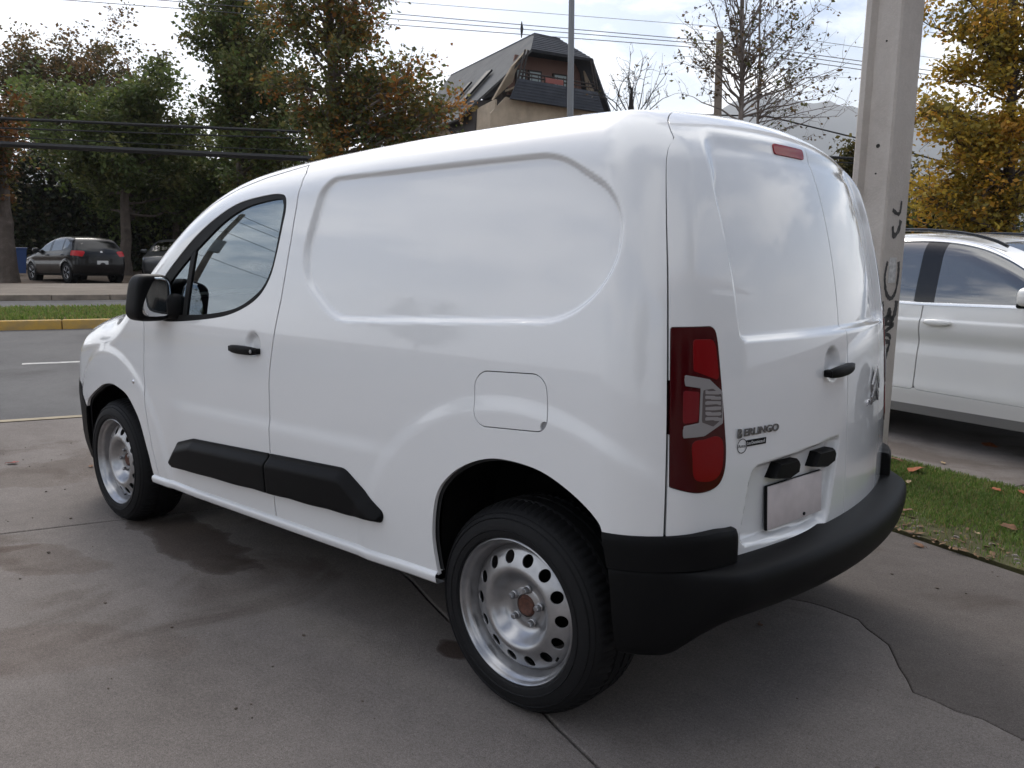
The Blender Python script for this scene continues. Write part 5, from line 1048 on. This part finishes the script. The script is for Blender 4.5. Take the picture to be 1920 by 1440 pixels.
WB, WE, DP = 3.75, 2.05, 13.5; KS = (2.9+WE-.75)/(Zr-zpx(230)); UA = -.75-KS*(Zr-Ze); UF = -.75-KS*(Zr-zpx(150))
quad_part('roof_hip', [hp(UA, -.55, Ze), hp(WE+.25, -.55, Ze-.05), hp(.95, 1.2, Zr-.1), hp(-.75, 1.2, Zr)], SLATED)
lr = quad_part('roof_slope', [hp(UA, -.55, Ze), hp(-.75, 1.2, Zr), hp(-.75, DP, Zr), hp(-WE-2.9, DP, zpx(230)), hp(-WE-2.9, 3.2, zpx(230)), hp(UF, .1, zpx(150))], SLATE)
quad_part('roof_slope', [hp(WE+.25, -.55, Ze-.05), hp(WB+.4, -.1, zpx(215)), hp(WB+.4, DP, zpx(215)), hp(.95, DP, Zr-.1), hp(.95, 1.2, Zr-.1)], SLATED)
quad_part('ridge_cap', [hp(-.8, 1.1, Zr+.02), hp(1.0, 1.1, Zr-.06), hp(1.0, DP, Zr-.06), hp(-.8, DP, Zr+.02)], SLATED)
quad_part('balcony_back_wall', [hp(-2.7, .9, Zp0-.6), hp(2.6, .9, Zp0-.6), hp(2.2, .9, Ze), hp(-2.2, .9, Ze)], REDW)
quad_part('cheek_wall', [hp(-WE-.05, -.35, Ze), hp(-WE-.9, -.2, zpx(150)), hp(-WE-1.9, .3, Zp1), hp(-2.6, .4, Zp0), hp(-2.35, .3, zpx(140))], STUCCO)
quad_part('cheek_wall', [hp(2.3, .4, zpx(135)), hp(2.6, .4, Zp0), hp(3.4, .4, Zp1), hp(2.9, .4, zpx(150))], STUCCO)
for u0, u1 in ((-2.2, -1.5), (-1.35, -.45), (.35, 1.35)):
    wv = quad_part('window', [hp(u0, .78, Zp0-.2), hp(u1, .78, Zp0-.2), hp(u1, .78, zpx(144)), hp(u0, .78, zpx(144))], TIMBER); mbw = MB(); mbw.add([hp(u0+.09, .76, Zp0-.1), hp(u1-.09, .76, Zp0-.1), hp(u1-.09, .76, zpx(147)), hp(u0+.09, .76, zpx(147))], [(0, 1, 2, 3)]); mbw.build('pane', mat('far_pane', (.30, .36, .36), .15), wv, smooth_=False)
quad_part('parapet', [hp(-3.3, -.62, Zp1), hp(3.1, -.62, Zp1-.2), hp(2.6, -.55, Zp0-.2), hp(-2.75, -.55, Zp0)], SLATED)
MB().add([hp(u, v, z) for z in (0, Zp0-.5) for u, v in ((-3.0, 1.0), (2.6, 1.0), (2.6, DP-.5), (-3.0, DP-.5))], [(0, 1, 2, 3), (4, 5, 6, 7), (0, 1, 5, 4), (1, 2, 6, 5), (2, 3, 7, 6), (3, 0, 4, 7)]).build('inner_wall', TIMBER, house, smooth_=False)
quad_part('balcony_floor', [hp(-2.8, -.55, Zp0-.35), hp(2.7, -.55, Zp0-.35), hp(2.7, 1.0, Zp0-.35), hp(-2.8, 1.0, Zp0-.35)], STUCCO)
quad_part('front_wall', [hp(-4.4, -.1, 0), hp(3.2, -.1, 0), hp(3.2, -.1, Zp1-.1), hp(-2.7, -.1, Zp1+.1), hp(-3.3, -.1, Zp1+.2), hp(-4.3, -.1, Zp1-.8)], STUCCO)
MB().add([hp(u, v, z) for z in (0, Zp1+.3) for u, v in ((-4.2, 2.2), (-2.8, 1.2), (-2.8, DP-.5), (-4.2, DP-.5))], [(0, 1, 2, 3), (4, 5, 6, 7), (0, 1, 5, 4), (1, 2, 6, 5), (2, 3, 7, 6), (3, 0, 4, 7)]).build('inner_wall', TIMBER, house, smooth_=False)
quad_part('side_wall', [hp(-4.4, -.1, 0), hp(-4.0, -.1, Zp1), hp(-4.4, DP, Zp1-1.), hp(-4.4, DP, 0)], STUCCO)
for zz in (zpx(160), zpx(166)): MB().tube([hp(-2.7, -.5, zz), hp(2.5, -.5, zz-.15)], .045, 6).build('balcony_rail', TIMBER, house)
for k in range(13): u = -2.7+k*.43; MB().tube([hp(u, -.5, Zp0-.1), hp(u, -.5, zpx(160))], .02, 5).build('baluster', TIMBER, house)
for u0, u1 in ((-2.1, -1.5), (2.15, 2.2), (-2.3, -3.0), (2.3, 3.0)): MB().tube([hp(u0 if abs(u0) < 2.2 else u0, -.5, Ze-.05), hp(u0*1.18, -.45, Zp0)], .06, 6).build('post', TIMBER, house)
quad_part('banner', [hp(-.95, -.56, Zp0-.02), hp(.25, -.56, Zp0-.06), hp(.25, -.56, zpx(165)), hp(-.95, -.56, zpx(164))], mat('red_banner', (.30, .10, .085), .8), .03)
def on_slope(u, w):                                               # bilinear on the left slope
    a = np.array(hp(UA, -.55, Ze)); b = np.array(hp(-.75, 1.2, Zr)); c = np.array(hp(-.75, DP, Zr)); d = np.array(hp(-WE-2.9, DP, zpx(230))); lo = np.array(hp(-WE-2.9, 3.2, zpx(230))); 
    p_ = (b*(1-u)+c*u)*(1-w)+(lo*(1-u)+d*u)*w; return p_
nrm_s = np.cross(np.array(hp(-.75, DP, Zr))-np.array(hp(-.75, 1.2, Zr)), np.array(hp(-WE-2.9, DP, zpx(230)))-np.array(hp(-.75, DP, Zr))); nrm_s /= np.linalg.norm(nrm_s); nrm_s = -nrm_s if nrm_s@ux > 0 else nrm_s
for (u0, u1, w0, w1) in ((.10, .17, .40, .78), (.30, .34, .46, .66)):
    quad_part('skylight', [tuple(on_slope(a, b)+nrm_s*.12) for a, b in ((u0, w1), (u1, w1), (u1, w0), (u0, w0))], SHADEW)
# slate courses on the two visible planes
def courses(p00, p10, p11, p01, rows, m_, name):
    p00, p10, p11, p01 = map(np.array, (p00, p10, p11, p01)); nv = np.cross(p10-p00, p01-p00); nv = nv/np.linalg.norm(nv); nv = nv if nv@(np.array([-fx[0], -fx[1], .6])) > 0 else -nv
    for k in range(rows):
        a = k/rows; b = (k+1.12)/rows; b = min(b, 1); q0 = p00+(p01-p00)*a; q1 = p10+(p11-p10)*a; q2 = p10+(p11-p10)*b; q3 = p00+(p01-p00)*b; l0 = .02; l1 = .055
        mb = MB(); mb.add([q0+nv*l0, q1+nv*l0, q2+nv*l1, q3+nv*l1, q2, q3], [(0, 1, 2, 3), (3, 2, 4, 5)]); mb.build(name, m_, house, smooth_=False)
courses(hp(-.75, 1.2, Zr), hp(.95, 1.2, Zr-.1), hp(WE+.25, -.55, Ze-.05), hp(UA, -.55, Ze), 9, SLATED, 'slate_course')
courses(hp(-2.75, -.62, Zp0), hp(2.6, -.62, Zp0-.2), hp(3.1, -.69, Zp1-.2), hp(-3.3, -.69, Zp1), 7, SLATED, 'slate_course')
for zz in (1.1, 4.2):
    for u0 in (-3.2, -.8, 1.4):
        wv = quad_part('window', [hp(u0, -.16, zz), hp(u0+1.3, -.16, zz), hp(u0+1.3, -.16, zz+1.4), hp(u0, -.16, zz+1.4)], TIMBER, .08); mbw = MB(); mbw.add([hp(u0+.1, -.18, zz+.1), hp(u0+1.2, -.18, zz+.1), hp(u0+1.2, -.18, zz+1.3), hp(u0+.1, -.18, zz+1.3)], [(0, 1, 2, 3)]); mbw.build('pane', SHADEW, wv, smooth_=False)
# low brown building behind the trees across the street
bp_ = foot(330, 39); low = tag(empty('low_brown_house', tuple(bp_)), 'low brown house with shallow tiled roof behind the trees', 'house'); uxv = Vector(ex_)
def lb(u, v, z): return tuple(ex_*u+fx*v+np.array([0, 0, z]))
BRW = mat('brown_wall', (.085, .055, .042), .85, var=.3, scale=1.5); TILE = mat('old_roof_tile', (.16, .105, .08), .85, var=.25, scale=3)
mb = MB(); mb.loft([[lb(-4.5, 0, 0), lb(4.5, 0, 0), lb(4.5, 5, 0), lb(-4.5, 5, 0)], [lb(-4.5, 0, 2.9), lb(4.5, 0, 2.9), lb(4.5, 5, 2.9), lb(-4.5, 5, 2.9)]]).build('wall', BRW, low, smooth_=False)
for k in range(8): mb = MB(); y0_ = -1+k*.5; mb.add([lb(-5, y0_, 2.75+k*.17), lb(5, y0_, 2.75+k*.17), lb(5, y0_+.52, 2.98+k*.17), lb(-5, y0_+.52, 2.98+k*.17), lb(5, y0_, 2.69+k*.17), lb(-5, y0_, 2.69+k*.17)], [(0, 1, 2, 3), (0, 1, 4, 5)]); mb.build('tile_course', TILE, low, smooth_=False)
for u in (-3, -.5, 2): mb = MB(); mb.box(lb(u, -.02, 1.5), (1.2, .06, 1.2), rz=math.atan2(ex_[1], ex_[0])).build('window', SHADEW, low, smooth_=False)
b_ = foot(32, 31); bin_ = tag(empty('blue_bin', tuple(b_)), 'small blue bin behind the gnarled trunk at the left edge', 'bin'); mb = MB(); mb.loft([[(x*.22, y*.22, .05) for x, y in ((-1, -1), (1, -1), (1, 1), (-1, 1))], [(x*.28, y*.28, .95) for x, y in ((-1, -1), (1, -1), (1, 1), (-1, 1))]]); BLUE = mat('blue_plastic', (.03, .07, .20), .5); mb.build('tub', BLUE, bin_, smooth_=False); MB().box((0, 0, .98), (.6, .62, .06), bev=.02).build('lid', BLUE, bin_)
# far mountains
gm = np.random.default_rng(5); MT = mat('mountain', (.16, .165, .16), .95, var=.25, scale=.002); nx_, ny_ = 120, 26; Vm_ = []
for j in range(ny_):
    for i in range(nx_):
        px_ = -300+2600*i/(nx_-1); prof = 305-88*math.exp(-((px_-1420)/260)**2)-75*math.exp(-((px_-1800)/330)**2)+10*math.sin(px_*.017)+5*math.sin(px_*.043+1)+2*math.sin(px_*.11); hpx = 500-max(prof, 60)
        t_ = 2300+j*42; w_ = math.sin(math.pi*min(j/(ny_-8), 1)/2)**.9 if j <= ny_-8 else 1-.05*(j-(ny_-8)); p_ = at(px_, 500, t_); z_ = w_*(hpx/FPX*(2300+42*(ny_-8)))+(gm.random()-.5)*9*w_*(j > 0); Vm_.append((p_[0], p_[1], z_-5))
tag(mesh_obj('mountains', Vm_, [(j*nx_+i, j*nx_+i+1, (j+1)*nx_+i+1, (j+1)*nx_+i) for j in range(ny_-1) for i in range(nx_-1)], MT), kind='structure')

# ================================================================ behind the camera: what the van's windows mirror
b_ = np.array(qr(14.2, -19.5, zt(14.2)+.12)); o = tag(empty('utility_pole', tuple(b_)), 'utility pole with crossarms mirrored in the side window of the van', 'pole')
MB().tube([(0, 0, -.2), (0, 0, 4.5), (0, 0, 9.2)], [.15, .13, .11], 12).build('post', WOOD, o)
for z_, L in ((8.7, 2.2), (7.7, 1.7)): MB().box((0, 0, z_), (L, .10, .13), rz=.5).build('crossarm', WOOD, o)
MB().tube([(.2, 0, 6.2), (.2, 0, 7.0)], .22, 12).build('transformer', GREYM, o)
for k, (dx, z_) in enumerate(((-.9, 8.85), (.9, 8.85), (-.7, 7.85), (0, 5.9))):
    cable([b_+DR_ for DR_ in (np.array([DR[0]*-30+dx*.8, DR[1]*-30+dx*.4, z_]), np.array([dx*.8, dx*.4, z_]), np.array([DR[0]*12.5+dx*.8, DR[1]*12.5+dx*.4, z_-.6]))], .014, ('outer', 'inner', 'middle', 'lowest')[k]+' cable of the utility pole mirrored in the van window', .35)
def TT(label, q, r, H, rad, cr, seed, cols, lv): b = np.array(qr(q, r, zt(max(q, 0)))); make_tree('broadleaf_tree', label, b, (0, 0, H*.7), rad, [(0, 0, H*.62, cr, cr, H*.36), (cr*.4, 0, H*.5, cr*.7, cr*.7, H*.25)], 34, 8, lv, .16, cols, seed, BARK)
TT('leafy tree beside the mirrored utility pole, seen in the van window', 8.0, -26, 6.5, .16, 2.4, 31, G1, 9000)
TT('tree on the far footway seen only as a reflection in the van window', 16, -12, 6, .16, 2.4, 32, MIXL, 9000)
TT('tree behind the camera reflected in the rear doors of the van', -17, -6, 6.5, .18, 2.6, 33, G1, 9000)
TT('second tree behind the camera reflected in the wing mirror of the van', -20, 2, 6, .18, 2.6, 34, MIXL, 9000)

# unseen building added behind the camera to cut sky light on the rear doors
lot = tag(empty('sky_block_building', (13.5, 2.0, 0), R(-22)), 'low office building behind the camera, mirrored in the rear doors', 'building')
LW = mat('sky_block_wall', (.20, .17, .15), .8, var=.15, scale=2); MB().box((2, 0, 2.1), (4, 16, 4.2)).build('wall', LW, lot, smooth_=False)
for k in range(5): f_ = MB().box((-.03, -6.4+k*3.2, 1.7), (.10, 2.1, 1.7), bev=.01).build('window', TIMBER, lot); MB().box((-.09, -6.4+k*3.2, 1.7), (.02, 1.9, 1.5)).build('pane', SHADEW, f_, smooth_=False)
rf_ = MB(); rf_.loft([[(-1.0, -8.6, 4.1), (-1.0, 8.6, 4.1), (-1.0, 8.6, 4.3), (-1.0, -8.6, 4.3)], [(2.2, -8.6, 5.7), (2.2, 8.6, 5.7), (2.2, 8.6, 5.9), (2.2, -8.6, 5.9)], [(5.0, -8.6, 4.1), (5.0, 8.6, 4.1), (5.0, 8.6, 4.3), (5.0, -8.6, 4.3)]]).build('roof', TILE, lot, smooth_=False)
TT('tall tree rising over the office building behind the camera', -19, 9, 10, .25, 3.6, 35, G1, 12000)  # unseen tree added to hold more sky light off the rear doors
# ================================================================ haze: the air between here and the mountains
HZ = bpy.data.materials.new('haze_air'); HZ.use_nodes = True; ht = HZ.node_tree; ht.nodes.clear(); ho = ht.nodes.new('ShaderNodeOutputMaterial'); hv = ht.nodes.new('ShaderNodeVolumePrincipled')
hv.inputs['Color'].default_value = (.90, .94, 1.0, 1); hv.inputs['Density'].default_value = .00019; hv.inputs['Anisotropy'].default_value = .3; ht.links.new(hv.outputs[0], ho.inputs['Volume'])
hz_ = MB().box((0, 0, 330), (9000, 9000, 670)).build('haze', HZ, smooth_=False); tag(hz_, 'pale haze filling the air towards the mountains', 'haze', kind='stuff')
